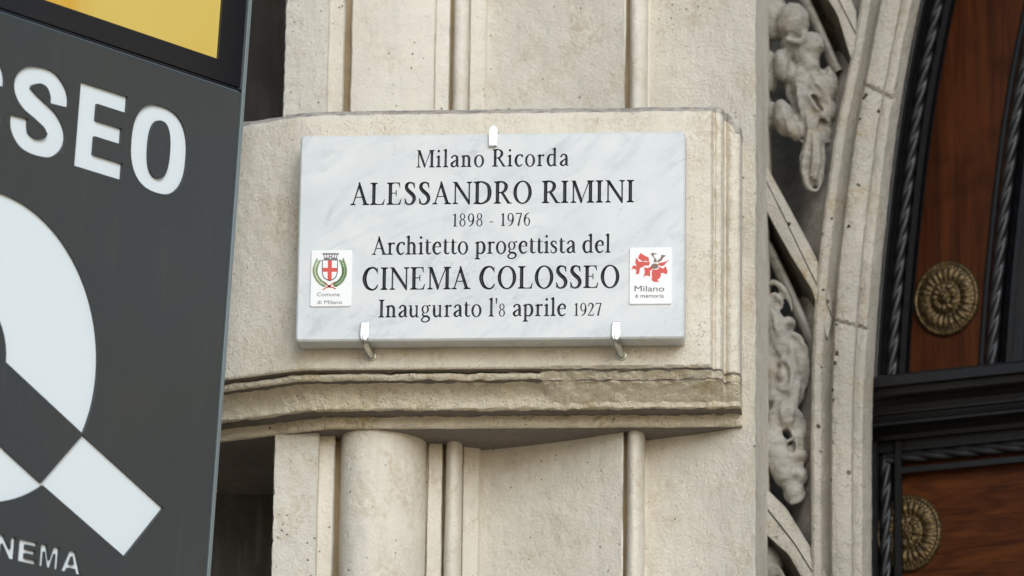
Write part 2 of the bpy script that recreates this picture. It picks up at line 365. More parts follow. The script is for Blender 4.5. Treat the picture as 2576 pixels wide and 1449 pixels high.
for i in range(1, 19):
    th = ang*i/18; cols.append((xe-RA*math.sin(th), Y0+RA*(1-math.cos(th)), (math.sin(th), math.cos(th)), 0))
bx, by = cols[-1][0], cols[-1][1]; dx_, dy_ = math.cos(ang), math.sin(ang)
for i in range(1, 66): cols.append((bx-dx_*.0046*i, by+dy_*.0046*i, (math.sin(ang), math.cos(ang)), 0))
bx, by = cols[-1][0], cols[-1][1]
for i in range(1, 13):
    th = ang+(PI/2-ang)*i/12; cols.append((bx-.17*(math.sin(th)-math.sin(ang)), by+.17*(math.cos(ang)-math.cos(th)), (math.sin(th), math.cos(th)), 0))
bx, by = cols[-1][0], cols[-1][1]
for i in range(1, 9): cols.append((bx, by+.05*i, (1, 0), 0))
XR = cols[0][0]
xw0, xw1 = at(1362, 950, Y0)[0], at(1800, 950, Y0)[0]
def sst(a, b, v): t = min(max((v-a)/(b-a), 0), 1); return t*t*(3-2*t)
G = []; mi = []
for (z, d, k) in rows:
    row = []
    for (x, y, n_, dc) in cols:
        dd = d
        if zb-.046 < z < zb+.004 and d < .08:                       # worn stretch where the bead has weathered away
            wv = sst(xw0-.006, xw0+.012, x+.01*fb(x, 0, z, 60, 2))
            tgt = .004+(zb+.003-z)/.047*.062+.006*fb(x, 0, z, 55, 5)
            dd = d*(1-wv)+tgt*wv
        de = (dd**5+dc**5)**.2 if dd > 0 and dc > 0 else max(dd, dc)
        am = .8+1.3*sst(.0, .02, de)
        de += am*(.0014*fb(x, y, z, 60, 5)+.0012*fb(x, y, z+3, 11, 3))
        zz = z
        if d > .015 and d < .14 or z > zt-.026: zz += (.0016 if z > zt-.03 else .0032 if x > xw0-.3 else .002)*fb(x, y, d*3, 40, 5)
        if abs(z-(zb-.058)) < .006: de += .006*max(0, fb(x, 9, 0, 28, 3)-.15)*sst(xe, xw0, x+.25)
        if z > zt-.09 and x > XR-.035:                                   # rounded top right corner
            t_ = min(1, (x-XR+.035)/.035); zz -= .034*(1-math.sqrt(max(0, 1-t_*t_)))*sst(zt-.09, zt-.02, z)
        d1 = min(de, .15); row.append((x+n_[0]*d1, y+n_[1]*d1+(de-d1), zz))
    G.append(row)
for r in range(len(rows)-1):
    for c_ in range(len(cols)-1): mi.append(max(rows[r][2], rows[r+1][2]) if rows[r][2] != 2 else (2 if rows[r+1][2] == 2 else 0))
mb = MB().grid(G)
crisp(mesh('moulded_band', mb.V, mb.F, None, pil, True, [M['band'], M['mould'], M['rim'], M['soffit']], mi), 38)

# recessed wall left of the pilaster and facade beyond
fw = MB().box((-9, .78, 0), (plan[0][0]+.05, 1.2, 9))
tag(fw.build('recess_wall', M['recess']), 'soiled stone wall in the recess behind the cinema sign, shade put into its colour', 'wall')

# ------------------------------------------------------------------ lettering: outlines drawn as pen strokes (cap height = 1)
def brush(pts, n=5):
    S = crom(pts, n); L = []; R = []
    for i, p in enumerate(S):
        a, b = S[max(i-1, 0)], S[min(i+1, len(S)-1)]
        t = (b-a)[:2]; t = t/(np.linalg.norm(t)+1e-9); q = np.array([-t[1], t[0]])*max(p[2]*1.2+.014, .03)/2
        L.append(tuple(p[:2]+q)); R.append(tuple(p[:2]-q))
    return [L+R[::-1]]
def ell(cx, cy, rx, ry, n=26, cw=False):
    s = -1 if cw else 1
    return [(cx+rx*math.cos(s*2*PI*i/n), cy+ry*math.sin(s*2*PI*i/n)) for i in range(n)]
def ring(cx, cy, rx, ry, ix, iy, n=26): return [ell(cx, cy, rx, ry, n), ell(cx, cy, ix, iy, n, True)]
def Pg(p): return [list(p)]
def foot(x, y, w_, s=1, l=.085, r=.085, t=.045):
    h = w_/2; return Pg([(x-h-l, y), (x+h+r, y), (x+h+r, y+s*t), (x+h, y+s*.085), (x-h, y+s*.085), (x-h-l, y+s*t)])
def stem(x, y0, y1, w_=.12, b=True, t=True):
    w_ = w_*1.12+.012
    o = [Pg([(x-w_/2, y0), (x+w_/2, y0), (x+w_/2, y1), (x-w_/2, y1)])]
    if b: o.append(foot(x, y0, w_))
    if t: o.append(foot(x, y1, w_, -1))
    return o
def lstem(x, y0, y1, w_=.105, b=True):
    st_ = stem(x, y0, y1, w_, b, False); w_ = w_*1.12+.012
    return st_+[Pg([(x+w_/2, y1), (x+w_/2, y1-.06), (x-w_/2, y1-.13), (x-w_/2-.085, y1-.095), (x-w_/2-.085, y1-.07)])]
def rect(a, b, c, d): return Pg([(a, b), (c, b), (c, d), (a, d)])
LARM = Pg([(.17, 0), (.60, 0), (.65, .25), (.615, .25), (.55, .075), (.46, .045), (.17, .045)])
GL = {
 'I': (.36, stem(.18, 0, 1)), 'L': (.67, stem(.17, 0, 1)+[LARM]),
 'E': (.69, stem(.17, 0, 1)+[LARM, Pg([(.17, 1), (.57, 1), (.595, .77), (.565, .77), (.51, .93), (.43, .955), (.17, .955)]), rect(.17, .50, .42, .545), Pg([(.40, .39), (.445, .39), (.445, .655), (.40, .655)])]),
 'A': (.80, [Pg([(.345, 1.03), (.405, 1.03), (.73, .02), (.59, .02), (.335, .84)]), Pg([(.345, .93), (.385, .80), (.145, .02), (.09, .02)]), rect(.20, .33, .58, .375), foot(.115, 0, .06), foot(.665, 0, .14, 1, .07, .085)]),
 'M': (1.04, stem(.15, 0, 1, .05, True, False)+stem(.88, 0, 1, .12)+[Pg([(.06, 1), (.235, 1), (.55, .10), (.50, -.02), (.46, -.02), (.13, .90)]), Pg([(.50, -.02), (.53, .12), (.83, .92), (.83, 1.0), (.80, 1.0), (.49, .12)]), Pg([(.04, 1), (.2, 1), (.2, .965), (.04, .965)])]),
 'N': (.88, stem(.15, 0, 1, .05, True, False)+stem(.75, 0, 1, .05, False, True)+[Pg([(.04, 1), (.21, 1), (.775, .12), (.775, -.03), (.73, -.03), (.13, .88)]), rect(.02, .968, .2, 1)]),
 'D': (.83, stem(.17, 0, 1)+[brush([(.15, .977, .045), (.40, .972, .055), (.63, .82, .10), (.70, .5, .135), (.63, .18, .10), (.40, .028, .055), (.15, .023, .045)])]),
 'R': (.77, stem(.17, 0, 1)+[brush([(.15, .977, .045), (.38, .968, .055), (.52, .86, .10), (.535, .71, .115), (.45, .55, .085), (.32, .50, .045), (.17, .50, .045)]), Pg([(.30, .50), (.42, .52), (.70, .07), (.80, .03), (.80, 0), (.60, 0)])]),
 'O': (.87, [ring(.435, .5, .40, .525, .25, .46)]),
 'C': (.77, [brush([(.67, .80, .04), (.60, .93, .06), (.45, .99, .055), (.24, .87, .105), (.125, .5, .135), (.24, .14, .105), (.46, .01, .055), (.62, .08, .05), (.70, .23, .03)]), Pg([(.66, .99), (.69, .99), (.695, .72), (.665, .72)])]),
 'S': (.58, [brush([(.47, .76, .035), (.43, .92, .05), (.30, .985, .05), (.16, .92, .09), (.13, .75, .115), (.24, .59, .13), (.40, .44, .13), (.47, .26, .115), (.40, .08, .085), (.26, .015, .05), (.14, .06, .05), (.075, .25, .035)]), Pg([(.45, .99), (.48, .99), (.485, .72), (.455, .72)]), Pg([(.06, .01), (.09, .01), (.09, .28), (.06, .28)])]),
 'i': (.33, lstem(.165, 0, .68)+[[ell(.16, .93, .072, .075, 12)]]), 'l': (.33, lstem(.165, 0, 1.05)),
 'n': (.66, lstem(.165, 0, .68)+[brush([(.17, .53, .04), (.27, .64, .06), (.39, .625, .095), (.465, .50, .105), (.47, .3, .105), (.47, .0, .105)]), foot(.47, 0, .105)]),
 'h': (.66, lstem(.165, 0, 1.05)+[brush([(.17, .53, .04), (.27, .64, .06), (.39, .625, .095), (.465, .50, .105), (.47, .3, .105), (.47, .0, .105)]), foot(.47, 0, .105)]),
 'u': (.65, [Pg([(.20, .68), (.20, .3), (.095, .3), (.095, .60), (.01, .63), (.01, .655)]), brush([(.147, .5, .105), (.147, .22, .105), (.19, .07, .09), (.29, .03, .065), (.40, .10, .045), (.47, .18, .04)]), Pg([(.52, .68), (.52, .05), (.61, .03), (.61, .005), (.44, -.02), (.415, 0), (.415, .60), (.33, .63), (.33, .655)])]),
 'o': (.61, [ring(.305, .335, .28, .37, .15, .31)]),
 'c': (.53, [brush([(.46, .52, .06), (.44, .63, .08), (.32, .668, .05), (.17, .58, .09), (.105, .34, .115), (.17, .10, .09), (.31, .02, .06), (.47, .13, .03)])]),
 'e': (.56, [brush([(.455, .40, .06), (.44, .57, .09), (.31, .668, .055), (.16, .56, .09), (.105, .34, .115), (.17, .10, .09), (.32, .02, .06), (.49, .13, .03)]), rect(.12, .385, .50, .43)]),
 'a': (.55, [brush([(.11, .50, .085), (.16, .62, .06), (.28, .665, .055), (.39, .59, .095), (.415, .42, .105), (.415, .14, .105), (.45, .045, .06), (.53, .05, .03)]), brush([(.41, .41, .04), (.25, .33, .06), (.115, .19, .10), (.15, .06, .085), (.26, .03, .05), (.40, .13, .04)])]),
 'd': (.66, [brush([(.46, .60, .04), (.33, .665, .05), (.17, .59, .09), (.105, .34, .115), (.17, .09, .09), (.30, .02, .06), (.46, .13, .04)])]+lstem(.48, 0, 1.05, .105, False)+[Pg([(.43, 0), (.62, 0), (.62, .03), (.53, .08), (.43, .1)])]),
 'p': (.65, lstem(.165, -.30, .68)+[brush([(.16, .56, .04), (.30, .663, .05), (.46, .59, .09), (.525, .34, .115), (.46, .09, .09), (.31, .02, .05), (.16, .10, .04)])]),
 'g': (.58, [ring(.26, .44, .205, .235, .10, .195, 20), brush([(.37, .58, .03), (.46, .645, .05), (.55, .645, .06)], 3), brush([(.17, .25, .04), (.12, .14, .06), (.2, .065, .075), (.36, .045, .085), (.47, -.04, .085), (.45, -.19, .06), (.27, -.27, .045), (.1, -.22, .055), (.08, -.10, .06), (.19, .0, .045), (.26, .04, .03)])]),
 'r': (.46, lstem(.165, 0, .68)+[brush([(.17, .50, .04), (.27, .62, .05), (.42, .615, .10)], 4)]),
 's': (.44, [brush([(.345, .49, .03), (.31, .62, .05), (.20, .668, .045), (.105, .60, .07), (.10, .49, .09), (.19, .38, .095), (.31, .28, .095), (.34, .15, .08), (.28, .05, .06), (.17, .015, .045), (.09, .06, .045), (.055, .19, .03)])]),
 't': (.40, [brush([(.155, .84, .03), (.17, .68, .09), (.17, .40, .105), (.17, .14, .10), (.22, .045, .07), (.31, .035, .045), (.385, .10, .03)]), rect(.04, .635, .37, .68)]),
 '1': (.46, stem(.25, 0, .98, .105, True, False)+[Pg([(.30, 1), (.30, .9), (.2, .86), (.08, .85), (.08, .88)])]),
 '8': (.56, [ring(.28, .76, .20, .245, .105, .195, 20), ring(.28, .27, .235, .285, .13, .23, 22)]),
 '9': (.56, [ring(.275, .67, .235, .335, .125, .28, 22), brush([(.455, .64, .105), (.44, .38, .10), (.34, .14, .07), (.14, -.02, .035)])]),
 '6': (.56, [ring(.285, .33, .235, .335, .125, .28, 22), brush([(.105, .36, .105), (.12, .62, .10), (.22, .86, .07), (.43, 1.02, .035)])]),
 '7': (.52, [Pg([(.05, 1), (.49, 1), (.49, .94), (.06, .91), (.04, .76), (.01, .76)]), brush([(.455, .96, .06), (.34, .56, .08), (.23, .0, .10)])]),
 '2': (.54, [brush([(.075, .72, .045), (.12, .90, .06), (.25, .975, .06), (.39, .87, .10), (.40, .70, .105), (.28, .42, .06), (.07, .05, .04)]), Pg([(.04, 0), (.46, 0), (.49, .19), (.46, .19), (.42, .085), (.06, .085)])]),
 '-': (.36, [rect(.04, .29, .31, .36)]), "'": (.17, [Pg([(.03, 1.03), (.14, 1.03), (.105, .70), (.065, .70)])]), ' ': (.30, []), }
def wind(P, contours):
    """winding number of points P in a set of closed contours"""
    wn = np.zeros(len(P), int)
    for c in contours:
        a = np.array(c); b = np.roll(a, -1, 0)
        for (x0, y0), (x1, y1) in zip(a, b):
            s = (x1-x0)*(P[:, 1]-y0)-(P[:, 0]-x0)*(y1-y0)
            wn += ((y0 <= P[:, 1]) & (y1 > P[:, 1]) & (s > 0)).astype(int)-((y0 > P[:, 1]) & (y1 <= P[:, 1]) & (s < 0)).astype(int)
    return wn
def ccw(c):
    a = np.array(c); b = np.roll(a, -1, 0); return c if np.sum(a[:, 0]*b[:, 1]-b[:, 0]*a[:, 1]) > 0 else c[::-1]
def inside(P, el):
    r = np.zeros(len(P), bool)
    allp = np.array([p for c in el['add'] for p in c]); lo, hi = allp.min(0), allp.max(0)
    m = np.all((P >= lo) & (P <= hi), axis=1)
    if m.any():
        q = wind(P[m], el['add']) != 0
        for s in el.get('sub', []): q &= wind(P[m], [s]) == 0
        r[m] = q
    return r
def typeset(text, x0, x1, y, cap, small=1.0, dsc=None):
    """glyph elements for a line fitted between x0 and x1 on baseline y"""
    items = []
    for ch in text:
        adv, st = GL[ch]; k = cap*(dsc if dsc and ch in '0123456789' else 1)
        items.append((ch, adv*k, st, k))
    tot = sum(a for _, a, _, _ in items); tr = (x1-x0-tot)/(len(items)-1); x = x0; els = []
    for ch, a, st, k in items:
        for cs in st:
            cc = [[(x+px*k, y+py*k) for px, py in c] for c in cs]
            if len(cc) == 1: cc = [ccw(cc[0])]
            els.append({'add': cc})
        x += a+tr
    return els
def cut(outline, groups, step=None):
    """triangulate an outline with the groups of elements cut into it; returns points, triangles, group of each triangle (-1 = plate)"""
    pts = []; edges = []
    def loop(c):
        b = len(pts); pts.extend(c); n = len(c)
        edges.extend((b+i, b+(i+1) % n) for i in range(n))
    loop(outline)
    for g in groups:
        for e in g:
            for c in e['add']+e.get('sub', []): loop(c)
            if step:
                a = np.array([p for c in e['add'] for p in c]); lo, hi = a.min(0), a.max(0)
                gx, gy = np.meshgrid(np.arange(lo[0], hi[0], step), np.arange(lo[1], hi[1], step))
                q = np.stack([gx.ravel(), gy.ravel()], 1); q += (np.random.RandomState(1).rand(*q.shape)-.5)*step*.3
                q = q[inside(q, e)]
                pts.extend(map(tuple, q))
    v, ed, fc, *_ = delaunay_2d_cdt([Vector(p) for p in pts], edges, [], 0, 1e-6, False)
    v = np.array([tuple(p) for p in v]); T = []
    for f in fc:
        for k in range(1, len(f)-1): T.append((f[0], f[k], f[k+1]))
    T = np.array(T); ce = v[T].mean(1); lab = np.full(len(T), -1)
    for gi, g in enumerate(groups):
        for e in g: lab[inside(ce, e)] = gi
    lab[wind(ce, [ccw(list(outline))]) == 0] = -2
    return v, T, lab
def boundary(T, sel):
    cnt = {}
    for t in T[sel]:
        for a, b in ((t[0], t[1]), (t[1], t[2]), (t[2], t[0])):
            k = (min(a, b), max(a, b)); cnt[k] = cnt.get(k, 0)+1
    return [k for k, c in cnt.items() if c == 1]
def sub(v3, T):
    u, inv = np.unique(T, return_inverse=True); return v3[u], inv.reshape(T.shape)

# ------------------------------------------------------------------ marble plaque
pl = thing('memorial_plaque', 'white veined marble plaque with black carved inscription on the stone band', 'plaque', (-.04, 0, 4.24))
q = [at(755.2, 340.7, 0), at(1724, 331.3, 0), at(1720.5, 852.2, 0), at(744.6, 856.3, 0)]
X0, X1 = (q[0][0]+q[3][0])/2, (q[1][0]+q[2][0])/2; Z1, Z0 = (q[0][2]+q[1][2])/2, (q[2][2]+q[3][2])/2
ch, TH = .0035, .058
rc = .004
out = []
for cx, cz, a0 in ((X1-ch-rc, Z0+ch+rc, -PI/2), (X1-ch-rc, Z1-ch-rc, 0), (X0+ch+rc, Z1-ch-rc, PI/2), (X0+ch+rc, Z0+ch+rc, PI)):
    for i in range(4): out.append((cx+rc*math.cos(a0+PI/6*i), cz+rc*math.sin(a0+PI/6*i)))
def span(xa, ya, xb, yb):
    a, b = at(xa, ya, 0), at(xb, yb, 0); return a[0], b[0], (a[2]+b[2])/2
LN = []
for text, xa, ya, xb, yb, cpx, dsc in (("Milano Ricorda", 1046, 421, 1431, 418, 44.5, None), ("ALESSANDRO RIMINI", 881, 515, 1596, 510.5, 57, None), ("1898 - 1976", 1136, 570.5, 1335, 567.5, 33, None),
        ("Architetto progettista del", 935, 640.5, 1537, 636.5, 46, None), ("CINEMA COLOSSEO", 909, 729, 1560, 725, 57, None), ("Inaugurato l'8 aprile 1927", 951, 798, 1514, 795, 45, .72)):
    a, b, zz = span(xa, ya, xb, yb); LN.append(typeset(text, a, b, zz, cpx/1258, dsc=dsc))
v, T, lab = cut(out, LN, .0011)
Yd = np.zeros(len(v)); let = lab >= 0
bE = np.array(boundary(T, let)); isb = np.zeros(len(v), bool); isb[bE.ravel()] = True
inn = np.zeros(len(v), bool); inn[np.unique(T[let])] = True; inn &= ~isb
A, B = v[bE[:, 0]], v[bE[:, 1]]
for i in np.nonzero(inn)[0]:
    p = v[i]; m = np.abs(A[:, 0]-p[0]) < .02
    a, b = A[m], B[m]; ab = b-a; t = np.clip(((p-a)*ab).sum(1)/((ab*ab).sum(1)+1e-12), 0, 1)
    Yd[i] = min(.0032, 1.0*np.sqrt(((a+t[:, None]*ab-p)**2).sum(1).min())+.0002)
v3 = np.stack([v[:, 0], Yd, v[:, 1]], 1)
pv, pt = sub(v3, T[lab == -1]); mb = MB().add(pv, pt)
oc = np.array(out); cen = np.array([(X0+X1)/2, (Z0+Z1)/2]); sg = np.sign(oc-cen)
nrm = []
for i in range(len(out)):
    a0 = -PI/2+PI/2*(i//4)+PI/6*(i % 4); nrm.append((math.cos(a0), math.sin(a0)))
nrm = np.array(nrm)
r0 = [(a, 0, b) for a, b in out]; jit = [.0006*math.sin(i*3.1) for i in range(16)]
r1 = [(a+n[0]*ch, ch*.9, b+n[1]*ch) for (a, b), n in zip(out, nrm)]; r2 = [(a, TH, b) for a, _, b in r1]
mb.grid([r0, r1], close=True); mb.grid([r1, r2], close=True); mb.add(r2, [tuple(range(16))])
mb.build('marble_slab', M['marble'], pl, fix=False)
for gi in range(len(LN)):
    lv, lt = sub(v3, T[lab == gi]); mesh('carved_lettering', lv, lt, M['ink'], pl, True)

def flat(cs, fn, y, th, mb):            # thin printed or raised shape on the plaque from a zoomed outline
    for c in cs: mb.prism([fn(*p) for p in c], lambda a, b, d: (a, y-d, b), 0, th)
S6 = 2576/4096
def z6(zx, zy): p = at((1180+zx*.3589)*S6, (950+zy*.3589)*S6, 0); return p[0], p[2]
def z7(zx, zy): p = at((1950+zx*.3589)*S6, (950+zy*.3589)*S6, 0); return p[0], p[2]
def rr(x0, y0, x1, y1, r, n=5):
    o = []
    for cx, cy, a0 in ((x1-r, y1-r, 0), (x0+r, y1-r, PI/2), (x0+r, y0+r, PI), (x1-r, y0+r, 1.5*PI)):
        for i in range(n): o.append((cx+r*math.cos(a0+PI/2*i/(n-1)), cy+r*math.sin(a0+PI/2*i/(n-1))))
    return o
def tile(fn, x0, y0, x1, y1, label):
    a = fn(x0, y1); b = fn(x1, y0); o = rr(a[0], a[1], b[0], b[1], .004); o2 = rr(a[0]+.0015, a[1]+.0015, b[0]-.0015, b[1]-.0015, .003)
    mb = MB(); G = [[(x, .0005, z) for x, z in o], [(x, -.0018, z) for x, z in o], [(x, -.0032, z) for x, z in o2]]
    mb.grid(G, close=True); mb.add(G[2], [tuple(range(len(o2)))])
    t = mb.build('emblem_tile', M['tile'], pl); t['label'] = label; return t
def kid(name, polys, fn, mat, par, y=-.0033, th=.0005):
    m = MB(); flat(polys, fn, y, th, m); return m.build(name, mat, par)
def caption(name, lines, mat, par):
    mb = MB()
    for text, fn, x0, x1, yb, hgt in lines:
        c = bpy.data.curves.new('t', 'FONT'); c.body = text; o = bpy.data.objects.new('t', c); COL.objects.link(o)
        bpy.context.view_layer.update(); me = o.evaluated_get(bpy.context.evaluated_depsgraph_get()).to_mesh()
        V = np.array([tuple(q.co) for q in me.vertices]); Fc = [tuple(p.vertices) for p in me.polygons]
        bpy.data.objects.remove(o); V[:, 0] = (V[:, 0]-V[:, 0].min())/(np.ptp(V[:, 0])); V[:, 1] /= .73
        W_ = []
        for x, y, _ in V: p = fn(x0+(x1-x0)*x, yb-hgt*y); W_.append((p[0], -.0037, p[1]))
        mb.add(W_, Fc)
    return mb.build(name, mat, par, fix=False)
t1 = tile(z6, 165, 143, 640, 778, 'white tile with the red cross crest and green wreath')
kid('shield_outline', [[(303, 255), (483, 255), (478, 400), (460, 452), (425, 478), (389, 492), (352, 477), (318, 452), (303, 410)]], z6, M['dkline'], t1)
kid('shield_field', [[(313, 263), (474, 263), (469, 398), (452, 446), (420, 470), (389, 482), (357, 470), (326, 446), (313, 405)]], z6, M['tile'], t1, -.0037)
kid('red_cross', [[(370, 262), (415, 262), (414, 345), (472, 345), (470, 388), (413, 388), (411, 476), (389, 482), (366, 474), (367, 388), (312, 388), (312, 345), (369, 345)]], z6, M['red'], t1, -.0041)
crown = [brush([(322, 248, 7), (400, 246, 7), (478, 248, 7)], 2)[0], brush([(326, 236, 6), (375, 234, 6)], 2)[0], brush([(420, 234, 6), (472, 236, 6)], 2)[0], brush([(380, 240, 6), (384, 222, 6), (398, 214, 6), (412, 222, 6), (416, 240, 6)], 3)[0]]
for i in range(6):
    bx = 330+i*27; tx = 324+i*30.5
    crown.append(brush([(bx, 236, 6), ((bx+tx)/2, 205, 6), (tx, 188, 7)], 2)[0])
    crown.append(brush([(tx-9, 196, 7), (tx-8, 182, 8), (tx, 190, 6), (tx+8, 180, 8), (tx+9, 195, 7)], 2)[0])
kid('mural_crown', crown, z6, M['dkline'], t1)
def wreath(path, ln, wd, lobed):
    ps = crom(path, 5); L = []
    for i in range(0, len(ps)-1):
        t = ps[i+1]-ps[i]; t /= np.linalg.norm(t); n_ = np.array([-t[1], t[0]])
        for s in (-1, 1):
            d = t*.80+n_*s*.62; d /= np.linalg.norm(d); e = np.array([-d[1], d[0]]); b = ps[i]+n_*s*3
            if lobed: prof = ((0, 2), (.15, wd), (.3, wd*.5), (.45, wd*1.1), (.6, wd*.5), (.75, wd*.9), (1, 0))
            else: prof = ((0, 2), (.3, wd*.8), (.55, wd), (.8, wd*.6), (1, 0))
            L.append([tuple(b+d*ln*u+e*q_) for u, q_ in prof]+[tuple(b+d*ln*u-e*q_) for u, q_ in prof[-2::-1]])
    return L
kid('laurel_branch', wreath([(352, 540), (285, 500), (238, 430), (228, 350), (262, 262)], 44, 6.5, False), z6, M['green'], t1)
kid('oak_branch', wreath([(430, 540), (500, 500), (545, 430), (552, 350), (525, 262)], 42, 9, True), z6, M['dkgreen'], t1)
kid('ribbon', [brush([(312, 590, 8), (345, 565, 10), (385, 550, 10), (432, 505, 8)], 4)[0], brush([(458, 578, 8), (425, 563, 10), (385, 550, 10), (340, 507, 8)], 4)[0], [(385, 532), (402, 550), (385, 566), (366, 550)]], z6, M['red'], t1, -.0037)
caption('caption', [('Comune', z6, 250, 500, 660, 44), ('di Milano', z6, 250, 526, 746, 44)], M['greyp'], t1)
t2 = tile(z7, 1577, 112, 2058, 752, 'white tile with a torn red flower')
kid('red_petals', [[(1690, 205), (1710, 175), (1730, 195), (1760, 210), (1800, 230), (1800, 275), (1760, 262), (1735, 272), (1700, 250), (1680, 235)],
    [(1655, 240), (1668, 238), (1690, 275), (1740, 275), (1815, 280), (1800, 318), (1750, 318), (1730, 335), (1702, 345), (1690, 412), (1655, 412), (1660, 365), (1625, 350), (1605, 375), (1622, 318), (1665, 322), (1648, 290)],
    [(1745, 340), (1790, 345), (1830, 325), (1842, 352), (1812, 380), (1815, 442), (1785, 428), (1755, 432), (1738, 455), (1755, 390)],
    [(1840, 360), (1880, 365), (1905, 355), (1937, 420), (1920, 460), (1892, 478), (1915, 498), (1860, 500), (1830, 480), (1835, 435), (1830, 400)],
    [(1905, 330), (1960, 352), (1985, 325), (2008, 378), (2000, 415), (1960, 400), (1925, 402), (1912, 370)], [(1893, 300), (1930, 285), (1965, 280), (2030, 255), (1990, 288), (1975, 312), (1945, 325), (1915, 318)]], z7, M['red'], t2)
kid('dark_petals', [[(1820, 190), (1840, 175), (1895, 188), (1852, 195), (1858, 222), (1885, 250), (1887, 282), (1850, 278), (1862, 240)], [(1900, 258), (1932, 232), (1938, 200), (1992, 205), (1960, 230), (1942, 262), (1905, 280), (1887, 278)], ell(1865, 325, 40, 30, 14)], z7, M['brownp'], t2)
caption('caption', [('Milano', z7, 1640, 1970, 605, 66), ('è memoria', z7, 1650, 1966, 675, 44)], M['plum'], t2)

# ------------------------------------------------------------------ three steel hooks
def hook(px, ytop, ybot, wpx, up, label):
    o = at(px, (ytop+ybot)/2, -.006); t = thing('plaque_hook', label, 'hook', tuple(o), 'steel hooks holding the marble plaque')
    a = at(px, ytop, -.006)[2]; b = at(px, ybot, -.006)[2]; wd = wpx/1300/2; h = a-b
    if up: P_ = [(-wd*.95, .0), (wd*.95, 0), (wd*1.05, h*.6), (wd*.95, h*.80), (wd*.55, h*.95), (0, h), (-wd*.55, h*.95), (-wd*.95, h*.80), (-wd*1.05, h*.6)]
    else: P_ = [(0, 0), (wd*.5, h*.04), (wd*.92, h*.2), (wd*1.02, h*.42), (wd*.9, h), (-wd*.75, h), (-wd*1.0, h*.42), (-wd*.88, h*.2), (-wd*.5, h*.04)]
    sl = .10 if not up else .05
    m = MB(); m.prism(P_, lambda x, z, d: (o[0]+x, -.003-d-sl*(z if not up else h-z)*0+.0, b+z), 0, .0055)
    m.build('tongue', M['chrome'], t, bevel=.0012)
    if up: path = [(o[0], .0045, b+h*.60), (o[0], .0048, b+h*.66), (o[0]+.001, .010, Z1+.0075), (o[0]+.002, .03, Z1+.007), (o[0]+.003, .085, Z1+.007)]; wc = path[-1]
    else: path = [(o[0]-.0005, -.0055, b+h*.30), (o[0]-.0005, -.0058, b+h*.14), (o[0]+.0003, -.003, b+.0015), (o[0]+.0012, .004, b-.0015), (o[0]+.0030, .022, b-.0044), (o[0]+.0048, .040, b-.0073), (o[0]+.0066, .058, b-.0102), (o[0]+.0083, .075, b-.0129)]
    ps = crom(path, 5); n_ = len(ps)
    tube(ps, [wd*.74 if up else wd*(.4+.36*min(1, max(0, (i/n_-.1)*3))) for i in range(n_)], 14).build('rod', M['zinc'], t, True)
    e = path[-1]; zc_ = e[2]+(.0005 if up else .0018); xc = e[0]-(.0015 if not up else 0)
    G = []
    for y, r in ((Y0+.002, .0105), (Y0-.0015, .0108), (Y0-.0032, .0098), (Y0-.0034, .0072), (Y0-.0010, .0064)): G.append([(xc+r*math.cos(2*PI*i/24), y, zc_+r*math.sin(2*PI*i/24)) for i in range(24)])
    m = MB().grid(G, close=True); m.add(G[-1], [tuple(range(24))]); m.build('washer', M['zinc'], t, True)
hook(1240.5, 314, 368, 22, True, 'round topped steel hook over the middle of the plaque top edge')
hook(916.5, 810, 859, 23, False, 'steel hook under the plaque bottom edge, below the red cross crest tile')
hook(1549.5, 809, 857, 23, False, 'steel hook under the plaque bottom edge, below the red flower tile')

